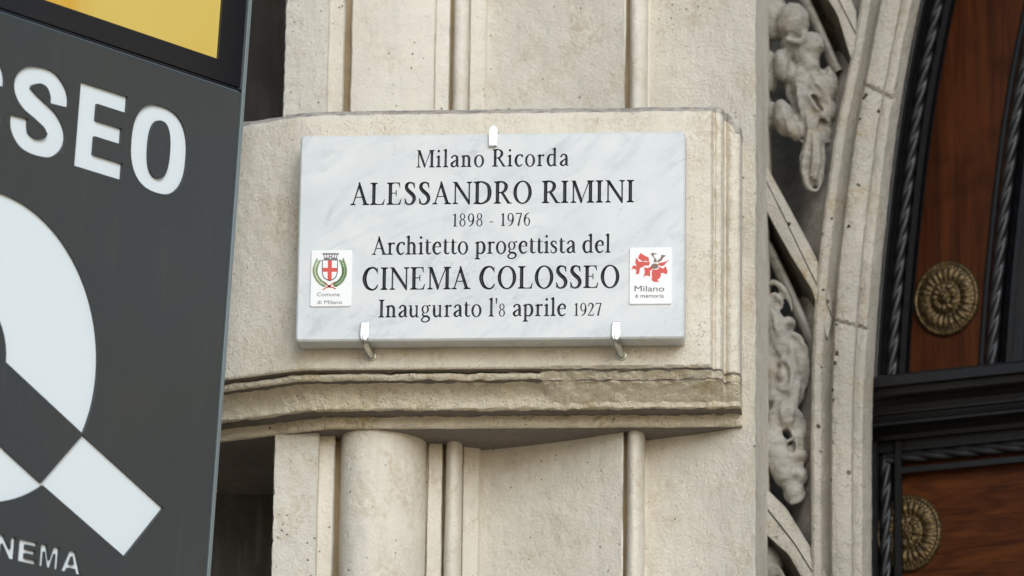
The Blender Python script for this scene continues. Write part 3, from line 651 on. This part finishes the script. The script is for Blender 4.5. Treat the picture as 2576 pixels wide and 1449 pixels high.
# ------------------------------------------------------------------ cinema sign box
aS, tS = math.radians(36.1), math.radians(3.45)
R0 = at(632, 0, -.10); US = np.array([math.sin(aS), math.cos(aS), 0]); NS = np.array([US[1], -US[0], 0])
VS = math.cos(tS)*np.array([0, 0, 1])+math.sin(tS)*NS; NS = np.cross(VS, US); NS = NS if NS[1] < 0 else -NS
def sp(x, y, d=0): return R0+US*x/1000+VS*y/1000+NS*d/1000     # millimetres on the sign: along, up, out
sg_ = thing('cinema_sign', 'charcoal cinema sign box with white cut out letters and a lit golden screen on top', 'sign', tuple(sp(-800, -1700, -60)))
XL = -1560; YB = -1560
def sans(ch, x0, x1, y0, y1):
    w_, h = x1-x0, y1-y0; st = w_*.285; bt = h*.185
    T_ = lambda u, v_: (x0+u*w_, y0+v_*h)
    a, b = .285, .185
    if ch == 'E': return [{'add': [[T_(*p) for p in ((0, 0), (1, 0), (1, .2), (.38, .2), (.38, .415), (.93, .415), (.93, .605), (.38, .605), (.38, .80), (1, .80), (1, 1), (0, 1))]]}]
    if ch == 'L': return [{'add': [[T_(*p) for p in ((0, 0), (1, 0), (1, .2), (.40, .2), (.40, 1), (0, 1))]]}]
    if ch == 'I': return [{'add': [[T_(*p) for p in ((0, 0), (1, 0), (1, 1), (0, 1))]]}]
    def sup(cx, cy, rx, ry, n_=40, e=2.45, cw=False):
        o = []
        for i in range(n_):
            t = 2*PI*i/n_*(-1 if cw else 1); c, s = math.cos(t), math.sin(t)
            o.append(T_(cx+rx*math.copysign(abs(c)**(2/e), c), cy+ry*math.copysign(abs(s)**(2/e), s)))
        return o
    if ch == 'O': return [{'add': [sup(.5, .5, .5, .52), sup(.5, .5, .185, .345, cw=True)]}]
    if ch == 'C': return [{'add': [sup(.5, .5, .5, .52), sup(.5, .5, .185, .345, cw=True)], 'sub': [[T_(*p) for p in ((.6, .38), (1.1, .38), (1.1, .64), (.6, .64))]]}]
    if ch == 'S':
        q_ = crom([(.84, .64, .33), (.82, .76, .33), (.68, .89, .27), (.48, .92, .22), (.26, .86, .26), (.175, .73, .33), (.27, .605, .32), (.50, .515, .30), (.72, .42, .31), (.825, .27, .34), (.72, .13, .27), (.50, .08, .22), (.28, .12, .26), (.17, .24, .32), (.155, .37, .31)], 6)
        L, R = [], []
        for i, p in enumerate(q_):
            A_, B_ = q_[max(i-1, 0)], q_[min(i+1, len(q_)-1)]; d = np.array([(B_-A_)[0]*w_, (B_-A_)[1]*h]); d /= np.linalg.norm(d)
            n_ = np.array([-d[1], d[0]])*p[2]*w_/2*(1 if abs(d[1]) > .1 else 1)
            c = np.array(T_(p[0], p[1])); L.append(tuple(c+n_)); R.append(tuple(c-n_))
        return [{'add': [ccw(L+R[::-1])]}]
    if ch == 'N': return [{'add': [[T_(*p) for p in ((0, 0), (.28, 0), (.28, .60), (.70, 0), (1, 0), (1, 1), (.72, 1), (.72, .42), (.30, 1), (0, 1))]]}]
    if ch == 'M': return [{'add': [[T_(*p) for p in ((0, 0), (.22, 0), (.22, .68), (.40, 0), (.60, 0), (.78, .68), (.78, 0), (1, 0), (1, 1), (.68, 1), (.5, .34), (.32, 1), (0, 1))]]}]
    if ch == 'A': return [{'add': [ccw([T_(*p) for p in ((0, 0), (.27, 0), (.335, .2), (.665, .2), (.73, 0), (1, 0), (.65, 1), (.35, 1))]), [T_(.5, .74), T_(.60, .38), T_(.40, .38)]]}]
els = []
for ch_, x0, x1 in (('O', -292, -140), ('E', -434, -309), ('S', -603, -460), ('S', -768, -625), ('O', -942, -790), ('L', -1080, -968), ('O', -1254, -1102), ('C', -1424, -1276)): els += sans(ch_, x0, x1, -432.5, -269)
for ch_, x0, x1 in (('A', -385, -333), ('M', -440.5, -392), ('E', -495, -449), ('N', -549, -503), ('I', -571, -557), ('C', -627, -580)): els += sans(ch_, x0, x1, -1191.5, -1150)
bar = lambda x: -929.5-.461*(x+358)
bar2 = lambda x: -1038-.461*(x+455)
els.append({'add': [ell(-619, -812, 287.5, 287.5, 96)], 'sub': [ell(-682, -832, 117, 117, 48), [(-358, bar(-358)), (-700, bar(-700)), (-800, bar2(-800)), (-455, bar2(-455)), (-380, bar2(-380))]]})
els.append({'add': [ccw([(-357, -930.5), (-133.7, -1030), (-226, -1139.5), (-454, -1040.5)])]})
pan = rr(XL+11, YB+8, -11, -190, 9)
v, T, lab = cut(pan, [els])
DP = 7.0
mb = MB(); pv, pt = sub(np.array([sp(x, y, 0) for x, y in v]), T[lab == -1]); mb.add(pv, pt)
for a, b in boundary(T, lab == -1): mb.add([sp(*v[a], 0), sp(*v[b], 0), sp(*v[b], -DP), sp(*v[a], -DP)], [(0, 1, 2, 3)])
panel = mb.build('front_panel', M['signface'], sg_, fix=False)
mb = MB(); o = rr(XL+11, YB+8, -11, -190, 9); o2 = rr(XL+9, YB+6, -9, -188, 10); mb.grid([[sp(x, y, .4) for x, y in o], [sp(x, y, -.9) for x, y in o2], [sp(x, y, -8) for x, y in o2]], close=True)
mb.build('panel_edge', M['edge'], sg_)
mb = MB(); mb.prism([(XL+14, YB+11), (-14, YB+11), (-14, -193), (XL+14, -193)], sp, -DP-.2, -DP-6); mb.build('acrylic_letters', M['acryl'], sg_)
mb = MB(); mb.prism([(XL+5, YB), (-5, YB), (-5, 900), (XL+5, 900)], sp, -16, -110); mb.build('cabinet', M['gloss'], sg_)
def strip(name, x0, y0, x1, y1, d0, d1, mat, bev=.0008): m = MB(); m.prism([(x0, y0), (x1, y0), (x1, y1), (x0, y1)], sp, d0, d1); return m.build(name, mat, sg_, bevel=bev)
strip('edge_profile', -4.8, YB, 4.2, 900, -1.0, -112, M['alu']); strip('edge_profile', XL-4, YB, XL+4.8, 900, -1.0, -112, M['alu'])
strip('seam_profile', XL+6, -187, -6, -181.5, -2.5, -15.8, M['gloss'])
BT = 760
mb = MB(); f = [(XL+12, -180), (-12, -180), (-12, BT), (XL+12, BT)]; g = [(XL+80, -138), (-76.5, -138), (-76.5, BT-60), (XL+80, BT-60)]
mb.grid([[sp(*p, -14) for p in f], [sp(*p, -1) for p in f], [sp(*p, -1) for p in g], [sp(*p, -7) for p in g]], close=True); mb.build('screen_bezel', M['gloss'], sg_)
mb = MB(); g = [(XL+81, -137.5), (-77, -137.5), (-77, BT-60), (XL+81, BT-60)]; mb.add([sp(*p, -6) for p in g], [(0, 1, 2, 3)]); mb.build('screen', M['screen'], sg_, fix=False)
mb = MB().box((sp(-900, 0)[0]-.04, sp(-900, 0)[1]+.1, 0), (sp(-900, 0)[0]+.04, sp(-900, 0)[1]+.2, 5.6)); mb.build('post', M['charcoal'], sg_)

# ------------------------------------------------------------------ carved portal jamb
YJ = .55
jb = thing('portal_jamb', 'grey cream stone portal jamb with diagonal ribs, carved figures and an upright pitted moulding', 'door jamb', (1.0, .6, 0))
_ly = [-500, -200, 0, 175, 273, 440, 566, 616, 750, 870, 1006, 1100, 6000]; _lx = [2300, 2212, 2165, 2136, 2111, 2084, 2068, 2062, 2050, 2043.5, 2040, 2040, 2040]
_ry = [-500, -200, 0, 120, 250, 400, 566, 714, 870, 995, 1118, 6000]; _rx = [2440, 2358, 2314, 2289, 2265, 2244, 2226, 2211, 2200, 2193, 2190.5, 2190]
def smooth_interp(y, ys, xs): return sum(np.interp(y+k*25, ys, xs) for k in range(-3, 4))/7
ylist = list(np.arange(-500, -100, 40))+list(np.arange(-100, 1500, 5))+list(np.arange(1500, 5200, 60))
prof = [(-8, .11), (-3, .10), (0, .02), (2, .004), (8, -.002), (16, -.002), (24, .0), (28, .006), (33, .016), (40, .022), (45, .018), (47.5, -.004), (50, -.020), (53, -.026), (62, -.030), (76, -.032), (90, -.030), (99, -.027), (102, -.020), (104, -.006), (106, -.002), (112, -.004), (118, -.005), (126, -.004), (129, .002), (136, .018), (143, .034), (147, .046), (149, .06), (150, .40)]
po = []; pd = []
for (a, d), (b, e) in zip(prof[:-1], prof[1:]):
    for k in range(2): po.append(a+(b-a)*k/2); pd.append(d+(e-d)*k/2)
po.append(prof[-1][0]); pd.append(prof[-1][1])
G = []
for y in ylist:
    l, r = smooth_interp(y, _ly, _lx), smooth_interp(y, _ry, _rx); row = []
    for o, d in zip(po, pd):
        p = at(l+(r-l)*o/147, y, YJ+(d if d < .3 else 0)); p = np.array(p)
        k = .0018*fb(p[0], 3, p[2], 40, 4)+.0012*fb(p[0], 8, p[2], 14, 3) if -110 < y < 1510 else 0
        jy = 0
        if 46 < o < 130:                                   # joint between the arch stones
            for yj, sl in ((212, .45), (805, .28)): jy = max(jy, .012*math.exp(-((y-yj-sl*(o-50))/3.2)**2))
        row.append((p[0]+k*.5, p[1]+k+jy+(d if d > .3 else 0), p[2]))
    G.append(row)
mb = MB().grid(G); crisp(mb.build('upright_moulding', M['jamb'], jb, True, fix=False), 30)
YB2 = .67
mb = MB(); G = []
for y in list(np.arange(-500, 5200, 60)): G.append([at(x, y, q_) for x, q_ in ((1840, .86), (smooth_interp(y, _ly, _lx)-100, .80), (smooth_interp(y, _ly, _lx)-70, .74), (smooth_interp(y, _ly, _lx)-40, .675), (smooth_interp(y, _ly, _lx)-18, .63), (smooth_interp(y, _ly, _lx)+4, .60))])
mb.grid(G); mb.build('sunk_ground', M['carve'], jb, True, fix=False)
def rib(up, mid, low, fil, name='diagonal_rib'):
    """ribs cross the hollow jamb on a slant: lit top fillet, chamfer, deep reveal and an inner fillet"""
    n = 30
    def rs(P): P = np.array(P, float); t = np.linspace(0, 1, n); k = np.linspace(0, 1, len(P)); return [(np.interp(a, k, P[:, 0]), np.interp(a, k, P[:, 1])) for a in t]
    U, Mi, L = rs(up), rs(mid), rs(low); fl = rs(fil)
    def lay(pts, Y, amp=.0025): return [np.array(at(x, y, Y))+np.array([0, 1, .5])*amp*fb(x/1300, Y, y/1300, 45, 4) for x, y in pts]
    m2 = lambda A, B, t: [(a[0]*(1-t)+b[0]*t, a[1]*(1-t)+b[1]*t) for a, b in zip(A, B)]
    mb = MB().grid([lay(U, .68), lay(U, .57), lay(m2(U, Mi, .06), YJ+.012), lay(m2(U, Mi, .90), YJ+.006), lay(m2(U, Mi, .97), YJ+.020), lay(m2(Mi, L, .04), YJ+.002), lay(m2(Mi, L, .5), YJ+.002), lay(m2(Mi, L, .95), YJ+.004), lay(L, YJ+.012), lay(L, YJ+.03)])
    crisp(mb.build(name, M['jamb'], jb, True, fix=False), 30)
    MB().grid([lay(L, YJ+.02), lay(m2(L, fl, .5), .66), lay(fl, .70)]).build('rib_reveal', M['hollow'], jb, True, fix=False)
    f2 = [(x+11, y-5) for x, y in fl]; f0 = [(x-12, y+7) for x, y in fl]
    mb = MB().grid([lay(f2, .69), lay(f2, .615), lay(m2(f2, fl, .5), .604), lay(fl, .606), lay(f0, .62), lay(f0, .69)]); mb.build('rib_fillet', M['carve'], jb, True, fix=False)
U1, M1, L1, F1 = [(1875, 318), (1941, 440), (2035, 612), (2074, 690), (2086, 720)], [(1875, 365), (1941, 483), (2048, 706), (2084, 776), (2092, 800)], [(1875, 440), (1931, 538), (1985, 636), (2043, 729), (2078, 846), (2082, 855)], [(1875, 520), (1935, 624), (1990, 742), (2043, 862), (2050, 872)]
rib(U1, M1, L1, F1)
sh = lambda P, dx, dy: [(x+dx, y+dy) for x, y in P]
rib(sh(U1, 68, -690), sh(M1, 68, -690), sh(L1, 64, -692), sh(F1, 58, -694))
rib([(1875, 1120), (1932, 1233), (1978, 1278), (2030, 1362), (2061, 1411), (2085, 1450)], [(1875, 1190), (1935, 1290), (2000, 1372), (2050, 1452), (2080, 1500)], [(1875, 1262), (1929, 1348), (1985, 1397), (2030, 1477), (2070, 1560)], sh(F1, -6, 800))
# carved figures: rounded masses and folds fused into one skin
def carving(name, masses, folds, label, vox=.0036, dep=.63):
    mb = MB()
    for m_ in masses:
        x, y, rx, ry = m_[:4]; rot = math.radians(m_[4] if len(m_) > 4 else 0); dz = m_[5] if len(m_) > 5 else 0; fk = m_[6] if len(m_) > 6 else 0
        c = at(x, y, dep-dz); a, b = rx/1275, ry/1240; d = min(a, b)*1.0+.012; G = []
        NJ = 48
        for i in range(1, 12):
            ph = PI*i/12-PI/2; row = []
            for j in range(NJ):
                t = 2*PI*j/NJ; g_ = 1+(.20*(abs(math.cos(fk*t/2+.6))-.6) if fk else 0); u, w_ = a*math.cos(ph)*math.cos(t)*g_, b*math.sin(ph); q = d*math.cos(ph)*math.sin(t)*g_
                row.append((c[0]+u*math.cos(rot)+w_*math.sin(rot), c[1]+q, c[2]-u*math.sin(rot)+w_*math.cos(rot)))
            G.append(row)
        mb.grid(G, close=True); b0 = len(mb.V)-11*NJ; mb.F.append(tuple(b0+k for k in range(NJ))[::-1]); mb.F.append(tuple(b0+10*NJ+k for k in range(NJ)))
    for f_ in folds:
        P = crom([np.array(list(at(x, y, dep-dz))+[r/1260]) for x, y, r, dz in f_], 7); t = tube([p[:3] for p in P], [max(p[3], .003) for p in P], 10); mb.add(t.V, t.F)
    o = mb.build(name, M['carve'], jb, True)
    r = o.modifiers.new('fuse', 'REMESH'); r.mode = 'VOXEL'; r.voxel_size = vox; r.use_smooth_shade = True
    s = o.modifiers.new('soften', 'SMOOTH'); s.factor = .5; s.iterations = 1
    o['label'] = label
    tx = bpy.data.textures.get('chisel')
    if not tx:
        tx = bpy.data.textures.new('chisel', 'VORONOI'); tx.noise_scale = .030; tx.distance_metric = 'DISTANCE'; tx.weight_1 = -1; tx.weight_2 = 1; tx.noise_intensity = 1.0
    dm = o.modifiers.new('chisel', 'DISPLACE'); dm.texture = tx; dm.texture_coords = 'GLOBAL'; dm.strength = .009; dm.mid_level = .35
carving('carved_figure', [(1994, 56, 47, 53, 10, .025), (1945, 40, 40, 70, 0, .0), (2043, 113, 35, 37, 0, .035), (2030, 152, 36, 52, -15, .02), (2018, 215, 34, 62, -12, .015), (1967, 165, 25, 47, -8, .035), (1935, 180, 30, 60, 0, .0), (1995, 200, 26, 54, 0, .0), (1990, 110, 30, 40, 0, .01), (1972, 297, 30, 54, -14, .035), (1940, 290, 25, 40, 0, .0), (1998, 330, 19, 28, -15, .04),
    (2060, 225, 38, 48, -35, .02, 9), (2078, 275, 28, 40, -40, .01, 7), (2090, 205, 20, 46, -10, .0, 5), (2036, 310, 34, 50, -10, .015, 8), (2044, 400, 34, 86, 6, .018, 9), (2012, 275, 24, 50, -16, .0, 7), (2080, 330, 20, 46, -10, .0, 6), (1985, 225, 14, 36, 0, .0)],
    [[(2012, 165, 13, .035), (2022, 235, 14, .045), (2032, 300, 11, .045), (2036, 338, 5, .03)], [(2038, 195, 11, .045), (2062, 220, 12, .05), (2085, 258, 10, .035), (2097, 290, 5, .01)], [(2030, 235, 9, .055), (2052, 270, 9, .055), (2080, 300, 8, .035), (2096, 314, 4, .02)],
     [(2038, 310, 8, .045), (2028, 370, 9, .05), (2020, 425, 8, .045), (2032, 466, 9, .045), (2054, 480, 7, .035), (2068, 444, 8, .035), (2072, 380, 7, .03), (2062, 330, 4, .02)], [(2046, 330, 6, .055), (2047, 390, 8, .062), (2040, 446, 6, .055)], [(2056, 340, 6, .05), (2060, 400, 7, .055), (2052, 455, 5, .045)],
     [(2004, 200, 8, .045), (2012, 260, 8, .05), (2024, 325, 5, .04)], [(2072, 190, 6, .03), (2088, 200, 7, .02), (2100, 250, 5, .0)], [(2050, 92, 5, .07), (2068, 106, 6, .065), (2072, 130, 5, .05)], [(1975, 98, 10, .055), (2010, 104, 10, .055), (2024, 85, 7, .06)], [(1962, 260, 6, .065), (1978, 300, 6, .07), (1984, 335, 5, .06)]], 'rounded figure with hanging drapery')
carving('carved_foliage', [(1964, 1165, 38, 72, -16, .02), (1940, 1110, 34, 64, 0, .01), (1998, 1240, 29, 33, 30, .012), (2019, 1150, 19, 19, 0, .02), (2012, 1196, 24, 28, 0, .02), (2023, 1083, 18, 36, 0, .0), (1980, 815, 18, 17, 0, .02), (1938, 890, 30, 90, 0, .0), (1970, 944, 20, 30, 0, .01), (1950, 1000, 30, 46, 0, .0), (2000, 1070, 26, 44, 0, .0), (2008, 905, 30, 70, -10, .01, 9), (1940, 795, 22, 50, -10, .01, 6), (1994, 985, 32, 48, 0, .01, 8), (1974, 1045, 40, 46, 0, .015, 8), (1985, 880, 28, 46, 0, .01, 6), (1960, 830, 26, 56, -14, .02, 7), (2012, 1110, 24, 60, 0, .0, 7)],
    [[(1922, 722, 9, .02), (1943, 710, 11, .03), (1966, 722, 11, .035), (1985, 754, 9, .03), (1993, 787, 4, .02)], [(1930, 748, 8, .015), (1948, 740, 9, .025), (1963, 757, 8, .025), (1970, 780, 4, .015)], [(1930, 780, 13, .02), (1945, 830, 14, .03), (1960, 880, 13, .035), (1978, 908, 8, .02)], [(1945, 790, 9, .035), (1960, 830, 10, .045), (1970, 872, 8, .035)],
     [(1964, 812, 8, .03), (1982, 800, 9, .035), (1998, 812, 8, .03), (1994, 830, 6, .02), (1980, 836, 9, .02), (1974, 858, 8, .02)],
     [(1972, 866, 8, .03), (1985, 846, 10, .035), (2003, 844, 11, .04), (2020, 866, 10, .04), (2030, 900, 10, .03), (2034, 930, 9, .03), (2031, 962, 9, .02), (2018, 986, 8, .02), (2004, 992, 7, .02)], [(1990, 872, 7, .02), (2006, 882, 8, .02), (2014, 910, 8, .02), (2012, 950, 6, .02)],
     [(1958, 915, 8, .035), (1974, 906, 9, .04), (1988, 922, 9, .04), (1992, 946, 9, .04), (1985, 970, 9, .04), (1970, 980, 8, .04), (1956, 966, 8, .03)], [(1985, 964, 8, .03), (1998, 986, 10, .035), (2002, 1016, 10, .03), (1994, 1048, 8, .02)],
     [(1936, 1030, 11, .03), (1948, 1065, 12, .035), (1962, 1095, 11, .035), (1978, 1110, 8, .03), (1992, 1102, 6, .02)], [(1990, 1020, 8, .03), (1986, 1055, 8, .03), (1993, 1090, 7, .03), (2005, 1110, 6, .03), (2000, 1140, 6, .04), (1998, 1168, 6, .03)], [(2006, 1030, 7, .02), (2018, 1045, 7, .02), (2028, 1070, 7, .01)], [(1950, 1010, 10, .035), (1964, 985, 8, .03)], [(1985, 1264, 9, .03), (2010, 1260, 10, .03), (2026, 1236, 8, .02)]], 'curling acanthus leaves over a rounded body')
carving('carved_figure', [(1935, 1420, 40, 60, 0, .0), (1960, 1530, 36, 60, 0, .02), (1990, 1600, 28, 40, 10, .02)], [[(1935, 1400, 10, .02), (1965, 1440, 10, .03), (1990, 1500, 9, .03)], [(1950, 1560, 8, .04), (1990, 1580, 8, .04), (2010, 1640, 6, .03)]], 'carving below the lowest rib')

# ------------------------------------------------------------------ wooden portal door
aD = math.radians(22); PD = at(2200, 900, .80); DD = np.array([math.cos(aD), -math.sin(aD), 0]); ND = np.array([-math.sin(aD), -math.cos(aD), 0])
def dp(px, py, off=0): return onplane(px, py, PD+ND*off, ND)
dr = thing('portal_door', 'dark brown wooden portal door with black twisted rope mouldings, brass rosettes and a black cross rail', 'door', tuple(PD*np.array([1, 1, 0])))
yu = list(np.arange(-420, 1010, 14)); J = lambda y: smooth_interp(y, _ry, _rx)
def up_strip(name, prof_, mat, ys=yu):
    G = [[dp(J(y)+o, y, d) for o, d in prof_] for y in ys]; return MB().grid(G).build(name, mat, dr, fix=False)
up_strip('door_panel', [(70, 0), (150, .001), (220, .001), (300, 0)], M['wood'])
up_strip('outer_frame', [(-40, -.02), (-6, -.02), (-4, .045), (2, .05), (6, .044), (9, .043), (16, .043), (19, .036), (20, .0), (24, -.004), (62, -.004), (63, .016), (66, .02), (80, .02), (83, .014), (85, .016), (88, .022), (91, .016), (92, .0)], M['black'])
def up_rope(off, r, ys=yu): return tube([dp(J(y)+off, y, .012) for y in np.arange(ys[0], ys[-1], 3.5)], r, 24, 3, .165, .46)
up_rope(47, .0125).build('rope_moulding', M['black_dull'], dr, True, fix=False)
up_strip('middle_frame', [(262, .0), (264, .004), (268, .006), (276, .006), (279, .0), (282, -.006), (312, -.006), (318, .0), (328, .004), (330, .024), (333, .028), (344, .028), (347, .022), (349, -.004), (372, -.006), (700, -.006)], M['black'])
up_rope(297, .0125).build('rope_moulding', M['black_dull'], dr, True, fix=False)
# cross rail: a projecting cornice seen from below
ev = dp(2190, 950, 0); t0 = -.012
prail = [(946, 0.), (948, .15), (951, .16), (975, .16), (978, .152), (981, .140), (998, .138), (1004, .130), (1012, .116), (1026, .100), (1040, .092), (1046, .092), (1050, .086), (1062, .080), (1066, .088), (1074, .088), (1078, .074), (1086, .05), (1100, .035), (1112, .030), (1116, .0)]
pts = [(dp(2195, y, o), o) for y, o in prail]
G = []
for s in (t0, .3, .8, 2.2): G.append([(PD[0]+DD[0]*s+ND[0]*o, PD[1]+DD[1]*s+ND[1]*o, p[2]) for p, o in pts])
mb = MB().grid(G); mb.F.append(tuple(range(len(pts)))); mb.build('cross_rail', M['black'], dr, bevel=.0012)
def along(px0, py, s1, off): p = dp(px0, py, off); return p, p+DD*s1
def hstrip(name, y0, y1, x0, d, mat, bev=.002):
    a = dp(x0, y0, d); b = dp(x0, y1, d); mb = MB(); V = []
    for s in (0, 2.0):
        for zz, dd in ((a[2], -.01), (a[2], 0), (b[2], 0), (b[2], -.01)): q_ = a+DD*s+ND*dd; V.append((q_[0], q_[1], zz))
    mb.add(V, [(0, 1, 5, 4), (1, 2, 6, 5), (2, 3, 7, 6), (0, 3, 2, 1), (4, 5, 6, 7)]); return mb.build(name, mat, dr, bevel=bev)
hstrip('lower_frame', 1100, 1142, 2200, .012, M['black_dull'])
p0 = dp(2226, 1156, .012); tube([p0+DD*s for s in np.arange(0, 2.0, .0035)], .0125, 24, 3, .165, .46).build('rope_moulding', M['black_dull'], dr, True, fix=False)
hstrip('lower_frame', 1176, 1193, 2250, .022, M['black'])
yl = list(np.arange(1110, 4200, 40))
def low_strip(name, prof_, mat, y0=1110): return MB().grid([[dp(o, y, d) for o, d in prof_] for y in [y0]+[y for y in yl if y > y0]]).build(name, mat, dr, fix=False)
low_strip('lower_frame', [(2150, -.02), (2186, -.02), (2188, .042), (2192, .046), (2203, .046), (2208, .040), (2209, -.004), (2247, -.004), (2249, .022), (2252, .026), (2266, .026), (2270, .02), (2271, -.02)], M['black'])
tube([dp(2229, y, .012) for y in np.arange(1156, 2600, 3.5)], .0125, 24, 3, .165, .46).build('rope_moulding', M['black_dull'], dr, True, fix=False)
mb = MB(); a = dp(2262, 1090, -.002); b = dp(2262, 4300, -.002); mb.add([a, a+DD*2, (b+DD*2)*np.array([1, 1, 0])+np.array([0, 0, .02]), b*np.array([1, 1, 0])+np.array([0, 0, .02])], [(0, 1, 2, 3)]); mb.build('lower_panel', M['wood_low'], dr, fix=False)
def rosette(px, py, R, base, tw=0):
    c = dp(px, py, base); UU = DD; ZZ = np.array([0, 0, 1.]); G = []
    rs = np.concatenate([np.linspace(.02, .16, 7), np.linspace(.19, .42, 10), np.linspace(.45, .86, 18), np.linspace(.88, 1.0, 7)]); n = 144
    for r in rs:
        row = []
        for k in range(n):
            t = 2*PI*k/n
            if r < .165: h = .26+.10*math.sqrt(max(0, 1-(r/.165)**2))
            elif r < .43: q_ = (r-.165)/.265; h = .20+.10*math.sin(PI*q_)*(.45+.55*abs(math.cos(6*t)))-.04*q_
            elif r < .87: q_ = (r-.43)/.44; h = .10+.10*math.sin(PI*min(1, q_*1.1))*(.3+.7*abs(math.cos(12*t))**.7)+.03*math.cos(48*t)*q_
            else: q_ = (r-.87)/.13; h = .10*math.sqrt(max(0, 1-(2*q_-1)**2))*(.65+.35*abs(math.cos(26*t)))+.03*(1-q_)
            h *= 1+.18*noise.noise(Vector((math.cos(t)*2+px, math.sin(t)*2, r*3))); rr_ = r*(1+.012*math.cos(52*t)*(r > .95))
            h += .012*noise.noise(Vector((r*9, math.cos(t)*6, math.sin(t)*6+px)))
            row.append(c+UU*R*rr_*.9*math.cos(t+tw)+ZZ*R*rr_*math.sin(t+tw)+ND*R*h)
        G.append(row)
    G = [[c+ND*R*.36]*n]+G+[[c+UU*R*.9*math.cos(2*PI*k/n+tw)+ZZ*R*1.0*math.sin(2*PI*k/n+tw)-ND*.004 for k in range(n)]]
    MB().grid(G, close=True).build('brass_rosette', M['brass'], dr, True, fix=False)
rosette(2382, 752, .0805, .002); rosette(2287, 1342, .0805, .0, .37)
# facade beyond the door, out of the picture
mb = MB().box((2.6, .3, 0), (9, 1.2, 9)); tag(mb.build('facade_wall', M['jamb']), 'plain cream stone facade wall beyond the portal door', 'wall')
